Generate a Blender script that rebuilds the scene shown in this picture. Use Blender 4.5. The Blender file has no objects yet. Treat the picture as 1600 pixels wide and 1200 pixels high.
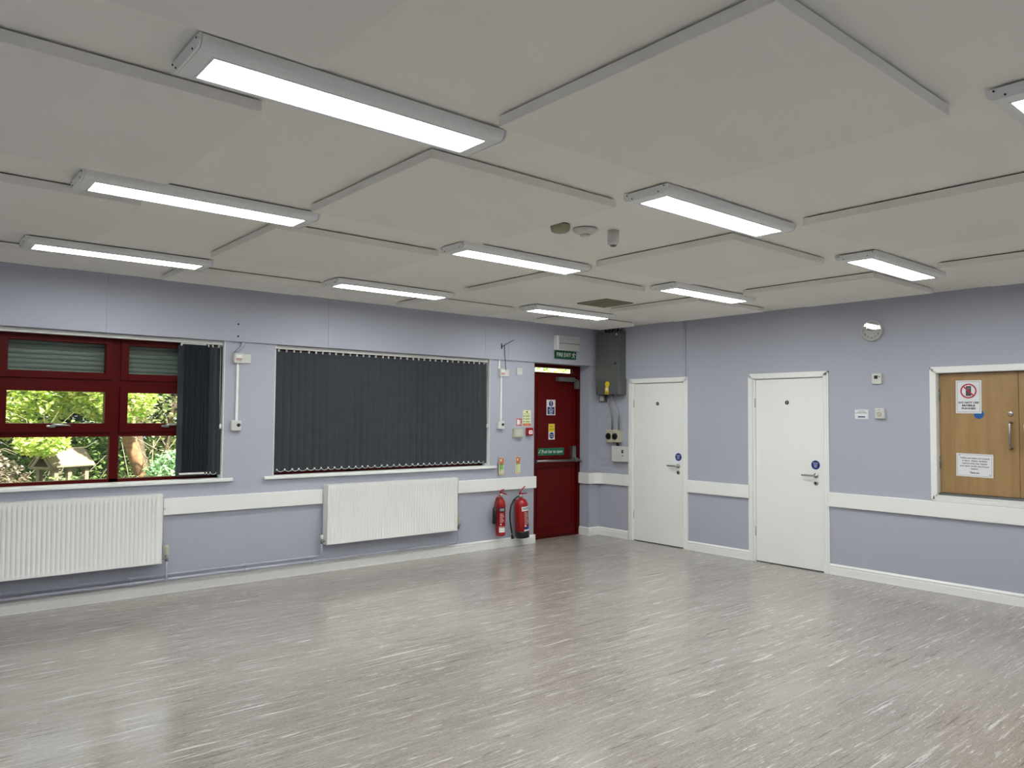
import bpy, bmesh, math, random
from mathutils import Matrix, Vector
R = math.radians
PI = math.pi
S = bpy.context.scene
COL = S.collection

# ------------------------------------------------------------------ camera
cam_d = bpy.data.cameras.new('camera')
cam = bpy.data.objects.new('camera', cam_d)
COL.objects.link(cam)
S.camera = cam
YAW, PITCH, ROLL = 0.8720135583415639, 0.04180097397641362, 0.008089163767290908
fw = Vector((math.cos(PITCH) * math.cos(YAW), math.cos(PITCH) * math.sin(YAW), math.sin(PITCH)))
rt = fw.cross(Vector((0, 0, 1))).normalized()
up = rt.cross(fw)
r1 = rt * math.cos(ROLL) + up * math.sin(ROLL)
u1 = -rt * math.sin(ROLL) + up * math.cos(ROLL)
M = Matrix((r1, u1, -fw)).transposed().to_4x4()
M.translation = Vector((-7.4211, -7.0216, 1.5673))
cam.matrix_world = M
cam_d.sensor_width = 36
cam_d.lens = 1182.27 / 1600 * 36
cam_d.clip_start = 0.02
cam_d.clip_end = 200

# ------------------------------------------------------------------ world, sun, exposure
W = bpy.data.worlds.new('world')
S.world = W
W.use_nodes = True
bgn = W.node_tree.nodes['Background']
bgn.inputs[0].default_value = (0.92, 0.97, 1.0, 1)
bgn.inputs[1].default_value = 1.9
sun_d = bpy.data.lights.new('sun', 'SUN')
sun_d.energy = 24.0
sun_d.angle = R(3)
sun_d.color = (1.0, 0.96, 0.86)
sun = bpy.data.objects.new('sun', sun_d)
sun.rotation_euler = (R(38), 0, R(25))
COL.objects.link(sun)
LAMP = 33.0                       # strength of the ceiling light diffusers
S.view_settings.view_transform = 'Standard'
S.view_settings.look = 'None'
S.view_settings.gamma = 1
S.view_settings.use_curve_mapping = False
S.view_settings.exposure = 0.0
try:
    S.cycles.use_denoising = True
    S.cycles.max_bounces = 10
    S.cycles.diffuse_bounces = 6
    S.cycles.glossy_bounces = 4
    S.cycles.transparent_max_bounces = 12
    S.cycles.sample_clamp_indirect = 6
except Exception:
    pass


# ------------------------------------------------------------------ materials
def lin(c):
    return tuple(((v / 255) / 12.92 if v / 255 <= .04045 else ((v / 255 + .055) / 1.055) ** 2.4) for v in c) + (1,)


def mat(name, rgb, rough=.5, metal=0.0, spec=.5, var=.04, scale=6.0, bump=0.0, bscale=120.0):
    m = bpy.data.materials.new(name)
    m.use_nodes = True
    nt = m.node_tree
    b = nt.nodes['Principled BSDF']
    b.inputs['Roughness'].default_value = rough
    b.inputs['Metallic'].default_value = metal
    b.inputs['Specular IOR Level'].default_value = spec
    tc = nt.nodes.new('ShaderNodeTexCoord')
    n = nt.nodes.new('ShaderNodeTexNoise')
    n.inputs['Scale'].default_value = scale
    n.inputs['Detail'].default_value = 4
    nt.links.new(tc.outputs['Object'], n.inputs['Vector'])
    rp = nt.nodes.new('ShaderNodeValToRGB')
    c = lin(rgb)
    rp.color_ramp.elements[0].position = .3
    rp.color_ramp.elements[1].position = .7
    rp.color_ramp.elements[0].color = tuple(v * (1 - var) for v in c[:3]) + (1,)
    rp.color_ramp.elements[1].color = tuple(min(1, v * (1 + var)) for v in c[:3]) + (1,)
    nt.links.new(n.outputs['Fac'], rp.inputs['Fac'])
    nt.links.new(rp.outputs['Color'], b.inputs['Base Color'])
    if bump:
        n2 = nt.nodes.new('ShaderNodeTexNoise')
        n2.inputs['Scale'].default_value = bscale
        nt.links.new(tc.outputs['Object'], n2.inputs['Vector'])
        bp = nt.nodes.new('ShaderNodeBump')
        bp.inputs['Strength'].default_value = bump
        bp.inputs['Distance'].default_value = .002
        nt.links.new(n2.outputs['Fac'], bp.inputs['Height'])
        nt.links.new(bp.outputs['Normal'], b.inputs['Normal'])
    return m


WALL = mat('lavender_paint', (173, 177, 189), .55, var=.015, scale=1.2, bump=.15, bscale=200, spec=.3)
PIPEP = mat('lavender_gloss', (171, 174, 187), .3, var=.01)
WHITE = mat('white_gloss', (238, 240, 236), .3, var=.01, scale=2)
WHITEM = mat('white_matt', (226, 226, 222), .6, var=.015, scale=2)
DOORW = mat('white_door', (236, 239, 235), .35, var=.02, scale=1.5)
CEIL = mat('ceiling_paint', (242, 240, 232), .8, var=.015, scale=1.0, spec=.2)
RAFT = mat('acoustic_fabric', (238, 236, 229), .9, var=.015, scale=1.0, spec=.1, bump=.1, bscale=400)
LIGHTG = mat('grey_enamel', (232, 234, 233), .4, var=.01)
PLASTIC = mat('white_plastic', (208, 209, 203), .35, var=.01)
CREAMP = mat('cream_plastic', (190, 188, 168), .4, var=.03)
OLDP = mat('aged_plastic', (152, 147, 120), .5, var=.05)
GREYM = mat('grey_metal', (106, 110, 108), .35, metal=.3, var=.03, scale=3)
ALU = mat('aluminium', (150, 152, 150), .3, metal=.9, var=.02)
STEEL = mat('brushed_steel', (170, 170, 165), .28, metal=1.0, var=.04)
GAP_SHADE = mat('gap_shade', (14, 14, 15), .6, var=.1)  # near-black fill, stands in for the shade inside narrow gaps
BLACK = mat('black_plastic', (18, 18, 20), .35, var=.1)
REDF = mat('dark_red_frame', (74, 3, 3), .4, spec=.12, var=.04, scale=3)
REDD = mat('dark_red_door', (88, 5, 5), .4, spec=.15, var=.06, scale=2.5)
REDX = mat('extinguisher_red', (160, 18, 20), .25, var=.05)
REDL = mat('sign_red', (196, 62, 34), .5, var=.03)
VANE = mat('charcoal_fabric', (66, 71, 76), .85, var=.04, scale=12, spec=.1, bump=.3, bscale=500)
BLUE = mat('sign_blue', (18, 46, 120), .4, var=.03)
BLUE2 = mat('sticker_blue', (20, 92, 160), .4, var=.03)
GREEN = mat('sign_green', (6, 104, 74), .4, var=.03)
GREEND = mat('sign_dark_green', (8, 74, 48), .4, var=.03)
YELLOW = mat('sign_yellow', (232, 206, 20), .5, var=.03)
PAPER = mat('paper', (226, 228, 230), .6, var=.01)
CREAM = mat('luminous_cream', (222, 226, 176), .6, var=.02)
INK = mat('ink', (24, 24, 28), .6, var=.02)
RED2 = mat('prohibition_red', (176, 40, 62), .5, var=.03)
SKIN = mat('shutter_grey', (118, 128, 120), .45, var=.04, scale=4)
CLOCKF = mat('clock_face', (205, 208, 202), .5, var=.01)
WOODP = mat('weathered_timber', (136, 122, 104), .8, var=.12, scale=14)
BARK = mat('bark', (150, 112, 82), .9, var=.35, scale=18, bump=.8, bscale=30)
BARKD = mat('dark_bark', (96, 78, 62), .9, var=.35, scale=18, bump=.8, bscale=30)
SOIL = mat('garden_soil', (92, 88, 62), .95, var=.3, scale=5)
OFFW = mat('label_white', (235, 235, 230), .5, var=.01)
BRICK = mat('outer_render', (170, 160, 150), .8, var=.1)


def emission(name, col, s):
    m = bpy.data.materials.new(name)
    m.use_nodes = True
    nt = m.node_tree
    nt.nodes.remove(nt.nodes['Principled BSDF'])
    e = nt.nodes.new('ShaderNodeEmission')
    e.inputs[0].default_value = col
    e.inputs[1].default_value = s
    nt.links.new(e.outputs[0], nt.nodes['Material Output'].inputs[0])
    return m


DIFFUSER = emission('lit_diffuser', (.99, 1.0, .985, 1), LAMP)


def glassmat(name, tint=(1, 1, 1, 1), ior=1.45):
    m = bpy.data.materials.new(name)
    m.use_nodes = True
    nt = m.node_tree
    nt.nodes.remove(nt.nodes['Principled BSDF'])
    tr = nt.nodes.new('ShaderNodeBsdfTransparent')
    tr.inputs[0].default_value = tint
    gl = nt.nodes.new('ShaderNodeBsdfGlossy')
    gl.inputs['Roughness'].default_value = .01
    lw = nt.nodes.new('ShaderNodeLayerWeight')
    lw.inputs['Blend'].default_value = .5
    pw = nt.nodes.new('ShaderNodeMath')
    pw.operation = 'POWER'
    pw.inputs[1].default_value = 5
    nt.links.new(lw.outputs['Facing'], pw.inputs[0])
    f0 = ((ior - 1) / (ior + 1)) ** 2
    fr = nt.nodes.new('ShaderNodeMath')
    fr.operation = 'MULTIPLY_ADD'
    fr.inputs[1].default_value = 1 - f0
    fr.inputs[2].default_value = f0
    nt.links.new(pw.outputs[0], fr.inputs[0])
    mx = nt.nodes.new('ShaderNodeMixShader')
    nt.links.new(fr.outputs[0], mx.inputs[0])
    nt.links.new(tr.outputs[0], mx.inputs[1])
    nt.links.new(gl.outputs[0], mx.inputs[2])
    nt.links.new(mx.outputs[0], nt.nodes['Material Output'].inputs[0])
    return m


GLASS = glassmat('window_glass', (.93, .96, .94, 1))
CGLASS = glassmat('clock_glass', (.97, .97, .97, 1), 1.8)


def floor_material():
    m = bpy.data.materials.new('marbled_vinyl')
    m.use_nodes = True
    nt = m.node_tree
    L = nt.links.new
    b = nt.nodes['Principled BSDF']
    tc = nt.nodes.new('ShaderNodeTexCoord')

    def noise(sx, sy, detail=5, rough=.6, dist=0.0, off=(0, 0, 0)):
        mp = nt.nodes.new('ShaderNodeMapping')
        mp.inputs['Scale'].default_value = (sx, sy, 1)
        mp.inputs['Location'].default_value = off
        n = nt.nodes.new('ShaderNodeTexNoise')
        n.inputs['Scale'].default_value = 1
        n.inputs['Detail'].default_value = detail
        n.inputs['Roughness'].default_value = rough
        n.inputs['Distortion'].default_value = dist
        L(tc.outputs['Object'], mp.inputs['Vector'])
        L(mp.outputs['Vector'], n.inputs['Vector'])
        return n

    def ramp(src, p0, p1, c0, c1):
        r = nt.nodes.new('ShaderNodeValToRGB')
        r.color_ramp.elements[0].position = p0
        r.color_ramp.elements[1].position = p1
        r.color_ramp.elements[0].color = c0
        r.color_ramp.elements[1].color = c1
        L(src.outputs['Fac'], r.inputs['Fac'])
        return r

    def mix(fac, a, bcol, f=1.0):
        x = nt.nodes.new('ShaderNodeMix')
        x.data_type = 'RGBA'
        if fac is None:
            x.inputs['Factor'].default_value = f
        else:
            L(fac, x.inputs['Factor'])
        L(a, x.inputs[6])
        if isinstance(bcol, tuple):
            x.inputs[7].default_value = bcol
        else:
            L(bcol, x.inputs[7])
        return x.outputs[2]

    K, Wt = (0, 0, 0, 1), (1, 1, 1, 1)
    base = ramp(noise(1.5, 20, 8, .74, .5), .36, .64, lin((127, 120, 114)), lin((163, 156, 149)))
    fine = ramp(noise(11, 110, 5, .7, .3, (3, 1, 0)), .40, .60, K, (.75, .75, .75, 1))
    c = mix(fine.outputs['Color'], base.outputs['Color'], lin((134, 127, 121)))
    grain = ramp(noise(55, 170, 3, .6, 0, (4, 4, 0)), .40, .60, K, (.5, .5, .5, 1))
    c = mix(grain.outputs['Color'], c, lin((172, 166, 160)))
    v1 = ramp(noise(2.0, 38, 8, .72, .8, (7, 2, 0)), .575, .64, K, Wt)
    c = mix(v1.outputs['Color'], c, lin((203, 200, 195)))
    v2 = ramp(noise(6, 90, 6, .7, .6, (2, 6, 0)), .59, .66, K, Wt)
    c = mix(v2.outputs['Color'], c, lin((206, 204, 199)))
    d1 = ramp(noise(2.4, 52, 8, .72, .8, (1, 9, 0)), .575, .66, K, Wt)
    c = mix(d1.outputs['Color'], c, lin((96, 90, 86)))
    patch = ramp(noise(.9, 2.2, 5, .6, .3, (5, 5, 0)), .45, .7, K, (.35, .35, .35, 1))
    c = mix(patch.outputs['Color'], c, lin((172, 169, 163)))
    L(c, b.inputs['Base Color'])
    b.inputs['Roughness'].default_value = .2
    b.inputs['Specular IOR Level'].default_value = .38
    rr = ramp(noise(3, 9, 4, .6), .3, .7, (.13, .13, .13, 1), (.22, .22, .22, 1))
    L(rr.outputs['Color'], b.inputs['Roughness'])
    bp = nt.nodes.new('ShaderNodeBump')
    bp.inputs['Strength'].default_value = .12
    bp.inputs['Distance'].default_value = .0015
    bn = noise(16, 30, 3, .5)
    L(bn.outputs['Fac'], bp.inputs['Height'])
    L(bp.outputs['Normal'], b.inputs['Normal'])
    return m


def wood_material():
    m = bpy.data.materials.new('beech_veneer')
    m.use_nodes = True
    nt = m.node_tree
    b = nt.nodes['Principled BSDF']
    tc = nt.nodes.new('ShaderNodeTexCoord')
    mp = nt.nodes.new('ShaderNodeMapping')
    mp.inputs['Scale'].default_value = (14, 14, 1.2)
    n = nt.nodes.new('ShaderNodeTexNoise')
    n.inputs['Scale'].default_value = 1
    n.inputs['Detail'].default_value = 6
    n.inputs['Distortion'].default_value = .6
    rp = nt.nodes.new('ShaderNodeValToRGB')
    rp.color_ramp.elements[0].position = .3
    rp.color_ramp.elements[1].position = .72
    rp.color_ramp.elements[0].color = lin((150, 119, 76))
    rp.color_ramp.elements[1].color = lin((168, 137, 92))
    nt.links.new(tc.outputs['Object'], mp.inputs['Vector'])
    nt.links.new(mp.outputs['Vector'], n.inputs['Vector'])
    nt.links.new(n.outputs['Fac'], rp.inputs['Fac'])
    nt.links.new(rp.outputs['Color'], b.inputs['Base Color'])
    b.inputs['Roughness'].default_value = .4
    return m


def leaf_material(name, cols):
    m = bpy.data.materials.new(name)
    m.use_nodes = True
    nt = m.node_tree
    nt.nodes.remove(nt.nodes['Principled BSDF'])
    g = nt.nodes.new('ShaderNodeNewGeometry')
    rp = nt.nodes.new('ShaderNodeValToRGB')
    while len(rp.color_ramp.elements) < len(cols):
        rp.color_ramp.elements.new(.5)
    for i, c in enumerate(cols):
        rp.color_ramp.elements[i].position = i / (len(cols) - 1)
        rp.color_ramp.elements[i].color = lin(c)
    nt.links.new(g.outputs['Random Per Island'], rp.inputs['Fac'])
    d = nt.nodes.new('ShaderNodeBsdfDiffuse')
    t = nt.nodes.new('ShaderNodeBsdfTranslucent')
    mx = nt.nodes.new('ShaderNodeMixShader')
    mx.inputs[0].default_value = .4
    nt.links.new(rp.outputs['Color'], d.inputs[0])
    nt.links.new(rp.outputs['Color'], t.inputs[0])
    nt.links.new(d.outputs[0], mx.inputs[1])
    nt.links.new(t.outputs[0], mx.inputs[2])
    nt.links.new(mx.outputs[0], nt.nodes['Material Output'].inputs[0])
    return m


FLOORM = floor_material()
BEECH = wood_material()


# ------------------------------------------------------------------ mesh helpers
class MB:
    """collects shapes in a bmesh and links them as ONE mesh object"""

    def __init__(self):
        self.bm = bmesh.new()

    def box(self, x0, x1, y0, y1, z0, z1, mi=0, bev=0.0, M=None):
        t = bmesh.new()
        bmesh.ops.create_cube(t, size=1)
        for v in t.verts:
            v.co = Vector(((x0 + x1) / 2 + v.co.x * (x1 - x0), (y0 + y1) / 2 + v.co.y * (y1 - y0), (z0 + z1) / 2 + v.co.z * (z1 - z0)))
        if bev:
            bmesh.ops.bevel(t, geom=t.edges[:] + t.verts[:], offset=bev, segments=2, affect='EDGES', profile=.5)
        self._add(t, mi, M)
        return self

    def _add(self, t, mi=0, M=None, smooth=False):
        if M is not None:
            bmesh.ops.transform(t, matrix=M, verts=t.verts)
        for f in t.faces:
            f.material_index = mi
            f.smooth = smooth
        me = bpy.data.meshes.new('tmp')
        t.to_mesh(me)
        t.free()
        self.bm.from_mesh(me)
        bpy.data.meshes.remove(me)

    def cyl(self, p0, p1, r0, r1=None, seg=20, mi=0, smooth=True):
        p0, p1 = Vector(p0), Vector(p1)
        r1 = r0 if r1 is None else r1
        t = bmesh.new()
        d = p1 - p0
        bmesh.ops.create_cone(t, cap_ends=True, segments=seg, radius1=r0, radius2=r1, depth=d.length)
        q = Vector((0, 0, 1)).rotation_difference(d.normalized())
        Mx = Matrix.Translation((p0 + p1) / 2) @ q.to_matrix().to_4x4()
        bmesh.ops.transform(t, matrix=Mx, verts=t.verts)
        for f in t.faces:
            f.material_index = mi
            f.smooth = smooth and len(f.verts) == 4
        me = bpy.data.meshes.new('tmp')
        t.to_mesh(me)
        t.free()
        self.bm.from_mesh(me)
        bpy.data.meshes.remove(me)
        return self

    def tube(self, pts, r, seg=8, mi=0):
        pts = [Vector(p) for p in pts]
        rings = []
        rad = r if isinstance(r, (list, tuple)) else [r] * len(pts)
        prev = None
        for i, p in enumerate(pts):
            d = (pts[min(i + 1, len(pts) - 1)] - pts[max(i - 1, 0)]).normalized()
            if prev is None:
                a = d.orthogonal().normalized()
            else:
                a = (prev - d * prev.dot(d))
                a = a.normalized() if a.length > 1e-6 else d.orthogonal().normalized()
            prev = a
            b = d.cross(a)
            rings.append([self.bm.verts.new(p + (a * math.cos(2 * PI * k / seg) + b * math.sin(2 * PI * k / seg)) * rad[i]) for k in range(seg)])
        for i in range(len(rings) - 1):
            for k in range(seg):
                f = self.bm.faces.new((rings[i][k], rings[i][(k + 1) % seg], rings[i + 1][(k + 1) % seg], rings[i + 1][k]))
                f.smooth = True
                f.material_index = mi
        for ring, rev in ((rings[0], True), (rings[-1], False)):
            f = self.bm.faces.new(ring[::-1] if rev else ring)
            f.material_index = mi
        return self

    def lathe(self, prof, center, axis='Z', seg=28, mi=0, M=None):
        """prof: (radius, height) list along the axis"""
        t = bmesh.new()
        rings = []
        for r, h in prof:
            rings.append([t.verts.new((max(r, 1e-5) * math.cos(2 * PI * k / seg), max(r, 1e-5) * math.sin(2 * PI * k / seg), h)) for k in range(seg)])
        for i in range(len(rings) - 1):
            for k in range(seg):
                t.faces.new((rings[i][k], rings[i][(k + 1) % seg], rings[i + 1][(k + 1) % seg], rings[i + 1][k]))
        t.faces.new(rings[0][::-1])
        t.faces.new(rings[-1])
        if axis == 'Y':      # axis points out of the wall (-Y)
            bmesh.ops.transform(t, matrix=Matrix.Rotation(R(90), 4, 'X'), verts=t.verts)
        Mx = Matrix.Translation(center)
        if M is not None:
            Mx = Mx @ M
        bmesh.ops.transform(t, matrix=Mx, verts=t.verts)
        for f in t.faces:
            f.smooth = len(f.verts) == 4
            f.material_index = mi
        bmesh.ops.recalc_face_normals(t, faces=t.faces)
        me = bpy.data.meshes.new('tmp')
        t.to_mesh(me)
        t.free()
        self.bm.from_mesh(me)
        bpy.data.meshes.remove(me)
        return self

    def prism(self, prof, a0, a1, axis='X', mi=0, smooth=False):
        """prof: polygon (p, q) extruded along axis; axis X -> (a, p, q), axis Y -> (p, a, q)"""
        mk = (lambda a, p, q: (a, p, q)) if axis == 'X' else (lambda a, p, q: (p, a, q))
        v0 = [self.bm.verts.new(mk(a0, p, q)) for p, q in prof]
        v1 = [self.bm.verts.new(mk(a1, p, q)) for p, q in prof]
        n = len(prof)
        fs = []
        for i in range(n):
            fs.append(self.bm.faces.new((v0[i], v0[(i + 1) % n], v1[(i + 1) % n], v1[i])))
        fs.append(self.bm.faces.new(v0[::-1]))
        fs.append(self.bm.faces.new(v1))
        for f in fs:
            f.material_index = mi
            f.smooth = smooth
        return self

    def disc(self, c, r, d=.0006, seg=32, mi=0, sx=1.0):
        t = bmesh.new()
        bmesh.ops.create_cone(t, cap_ends=True, segments=seg, radius1=r, radius2=r, depth=d)
        bmesh.ops.transform(t, matrix=Matrix.Translation(c) @ Matrix.Diagonal((sx, 1, 1, 1)) @ Matrix.Rotation(R(90), 4, 'X'), verts=t.verts)
        self._add(t, mi)
        return self

    def text(self, s, x, y, z, size, mi=0, align='CENTER', width=None, bold=0.0):
        cu = bpy.data.curves.new('t', 'FONT')
        cu.body = s
        cu.size = size
        cu.align_x = align
        cu.align_y = 'CENTER'
        cu.extrude = .0002
        cu.offset = bold
        cu.resolution_u = 2
        o = bpy.data.objects.new('t', cu)
        COL.objects.link(o)
        dg = bpy.context.evaluated_depsgraph_get()
        me = bpy.data.meshes.new_from_object(o.evaluated_get(dg))
        t = bmesh.new()
        t.from_mesh(me)
        bpy.data.objects.remove(o)
        bpy.data.curves.remove(cu)
        bpy.data.meshes.remove(me)
        if width and t.verts:
            xs = [v.co.x for v in t.verts]
            k = width / max(1e-6, (max(xs) - min(xs)))
            bmesh.ops.scale(t, vec=(k, 1, 1), verts=t.verts)
        bmesh.ops.transform(t, matrix=Matrix.Translation((x, y, z)) @ Matrix.Rotation(R(90), 4, 'X'), verts=t.verts)
        self._add(t, mi)
        return self

    def build(self, name, mats, parent=None, loc=None, rz=0.0, recalc=True):
        if recalc:
            bmesh.ops.recalc_face_normals(self.bm, faces=self.bm.faces)
        me = bpy.data.meshes.new(name)
        self.bm.to_mesh(me)
        self.bm.free()
        for m in (mats if isinstance(mats, (list, tuple)) else [mats]):
            me.materials.append(m)
        o = bpy.data.objects.new(name, me)
        COL.objects.link(o)
        if parent:
            o.parent = parent
        if loc:
            o.location = loc
        o.rotation_euler = (0, 0, rz)
        return o


def tag(o, label=None, cat=None, group=None, kind=None):
    if label:
        o['label'] = label
    if cat:
        o['category'] = cat
    if group:
        o['group'] = group
    if kind:
        o['kind'] = kind
    return o


def thing(name, label, cat, loc=(0, 0, 0), rz=0.0, group=None, kind=None):
    o = bpy.data.objects.new(name, None)
    o.empty_display_size = .1
    COL.objects.link(o)
    o.location = loc
    o.rotation_euler = (0, 0, rz)
    return tag(o, label, cat, group, kind)


def copy_tree(root, loc=None, label=None):
    r = root.copy()
    COL.objects.link(r)
    if loc:
        r.location = loc
    if label:
        r['label'] = label
    for ch in list(root.children):
        c = ch.copy()
        COL.objects.link(c)
        c.parent = r
        for g in list(ch.children):
            d = g.copy()
            COL.objects.link(d)
            d.parent = c
    return r


def struct(o):
    o['kind'] = 'structure'
    return o


# Wall A is the window wall: plane y = 0, x runs right, out of the wall is -y.
# Wall B is the door wall: plane x = 0; its things are built in the same local
# frame (x right, z up, -y out of the wall) and turned by -90 degrees.
BZ = -PI / 2
H = 2.73
XL, YB = -8.0, -7.6
SK = [(0, 0), (-.018, 0), (-.018, .070), (-.011, .073), (-.010, .077), (-.015, .081), (-.015, .092), (-.009, .100), (-.006, .106), (0, .106)]
RAILP = [(0, .678), (-.026, .678), (-.03, .682), (-.03, .817), (-.026, .821), (0, .821)]


# ------------------------------------------------------------------ setting
struct(MB().box(XL - .3, .3, YB - .3, .3, -.2, 0).build('floor', FLOORM))
struct(MB().box(XL - .3, .3, YB - .3, .35, H, H + .25).build('ceiling', CEIL))


def wall_with_holes(x0, x1, z0, z1, y0, y1, holes):
    m = MB()
    xs = sorted({x0, x1, *[h[0] for h in holes], *[h[1] for h in holes]})
    for a, b in zip(xs[:-1], xs[1:]):
        hs = sorted([(h[2], h[3]) for h in holes if h[0] <= a and h[1] >= b])
        z = z0
        for h0, h1 in hs:
            if h0 > z:
                m.box(a, b, y0, y1, z, h0)
            z = h1
        if z < z1:
            m.box(a, b, y0, y1, z, z1)
    return m


W1 = (-7.605, -4.975, .972, 2.232)
W2 = (-4.495, -1.865, .972, 2.232)
DX = (-1.158, -.182, 0, 2.236)
wa = wall_with_holes(XL - .3, 0.3, 0, H, 0, .3, [W1, W2, DX])
struct(wa.build('wall_window_side', WALL))
# boxed bulkhead above the windows, in boards with fine open joints
bk = MB()
seams = [XL, -7.98, -5.97, -3.96, -1.955, -1.60, 0]
for a, b in zip(seams[:-1], seams[1:]):
    bk.box(a + .0007, b - .0007, -.026, .0, 2.234, H)
bk.box(XL, 0, -.02, 0, 2.236, H)
struct(bk.build('trim_1', WALL))
# door wall (local frame): holes are door 1, door 2 and the hatch
D1 = (.592, 1.417)
D2 = (2.333, 3.161)
HT = (4.226, 5.49)
wb = wall_with_holes(-.3, -YB + .3, 0, H, 0, .12, [(D1[0], D1[1], 0, 2.02), (D2[0], D2[1], 0, 2.02), (HT[0], HT[1], .872, 1.986)])
wb.box(-.3, -YB + .3, .121, .3, 0, H)  # unseen solid backing, added so outside light cannot leak through door gaps
o = wb.build('wall_door_side', WALL, rz=BZ)
struct(o)
struct(MB().box(.0, 1.434, -.014, 0, 2.052, H).box(1.405, 1.411, -.017, -.014, 2.052, H).build('trim_2', WALL, rz=BZ))
struct(MB().box(XL - .3, XL, YB, 0.0, 0, H).build('wall_left', WALL))
struct(MB().box(XL - .3, .3, YB - .3, YB, 0, H).build('wall_back', WALL))
# skirting
sk = MB()
sk.prism(SK, XL, -1.158)
sk.prism([(-1.158, 0), (-1.14, 0), (-1.14, .106), (-1.158, .106)], -.018, .17, axis='Y')
struct(sk.build('baseboard_window_side', WHITE))
sk = MB()
sk.prism([(p - .182, q) for p, q in SK], .0002, .17, axis='Y')
sk.prism(SK, -.2, 0)
struct(sk.build('baseboard_corner', WHITE))
sk = MB()
for a, b in ((0, .53), (1.46, 2.288), (3.2, -YB)):
    sk.prism(SK, a, b)
struct(sk.build('baseboard_door_side', WHITE, rz=BZ))
# dado boards
rl = MB()
for a, b in ((XL, -7.14), (-5.508, -3.99), (-2.395, -1.140)):
    rl.prism(RAILP, a, b)
rl.box(-1.1575, -1.1402, .0002, .02, .6785, .8205)
struct(rl.build('trim_3', WHITE))
rl = MB()
rl.box(-.212, -.182, .0002, .165, .6785, .8205)
rl.prism(RAILP, -.212, 0)
# quarter round where the board turns the corner
q = [(0, 0)] + [(-.12 + .09 * math.sin(t * PI / 16) - .0, -.12 + .09 * math.cos(t * PI / 16)) for t in range(0, 9)]
vs0 = [(-.0, -.0, z) for z in (0, 0)]
for zlo in (.678,):
    arc = [Vector((-.12 + .09 * math.sin(t * PI / 16), -.12 + .09 * math.cos(t * PI / 16), 0)) for t in range(9)]
    pts = [Vector((-.12, 0, 0))] + arc + [Vector((0, -.12, 0)), Vector((0, 0, 0))]
    lo = [rl.bm.verts.new(p + Vector((0, 0, .678))) for p in pts]
    hi = [rl.bm.verts.new(p + Vector((0, 0, .821))) for p in pts]
    for i in range(len(pts)):
        rl.bm.faces.new((lo[i], lo[(i + 1) % len(pts)], hi[(i + 1) % len(pts)], hi[i]))
    rl.bm.faces.new(lo[::-1])
    rl.bm.faces.new(hi)
struct(rl.build('trim_4', WHITE))
rl = MB()
for a, b in ((.0, .531), (1.46, 2.288), (3.2, -YB)):
    rl.prism(RAILP, a, b)
struct(rl.build('trim_5', WHITE, rz=BZ))


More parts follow.
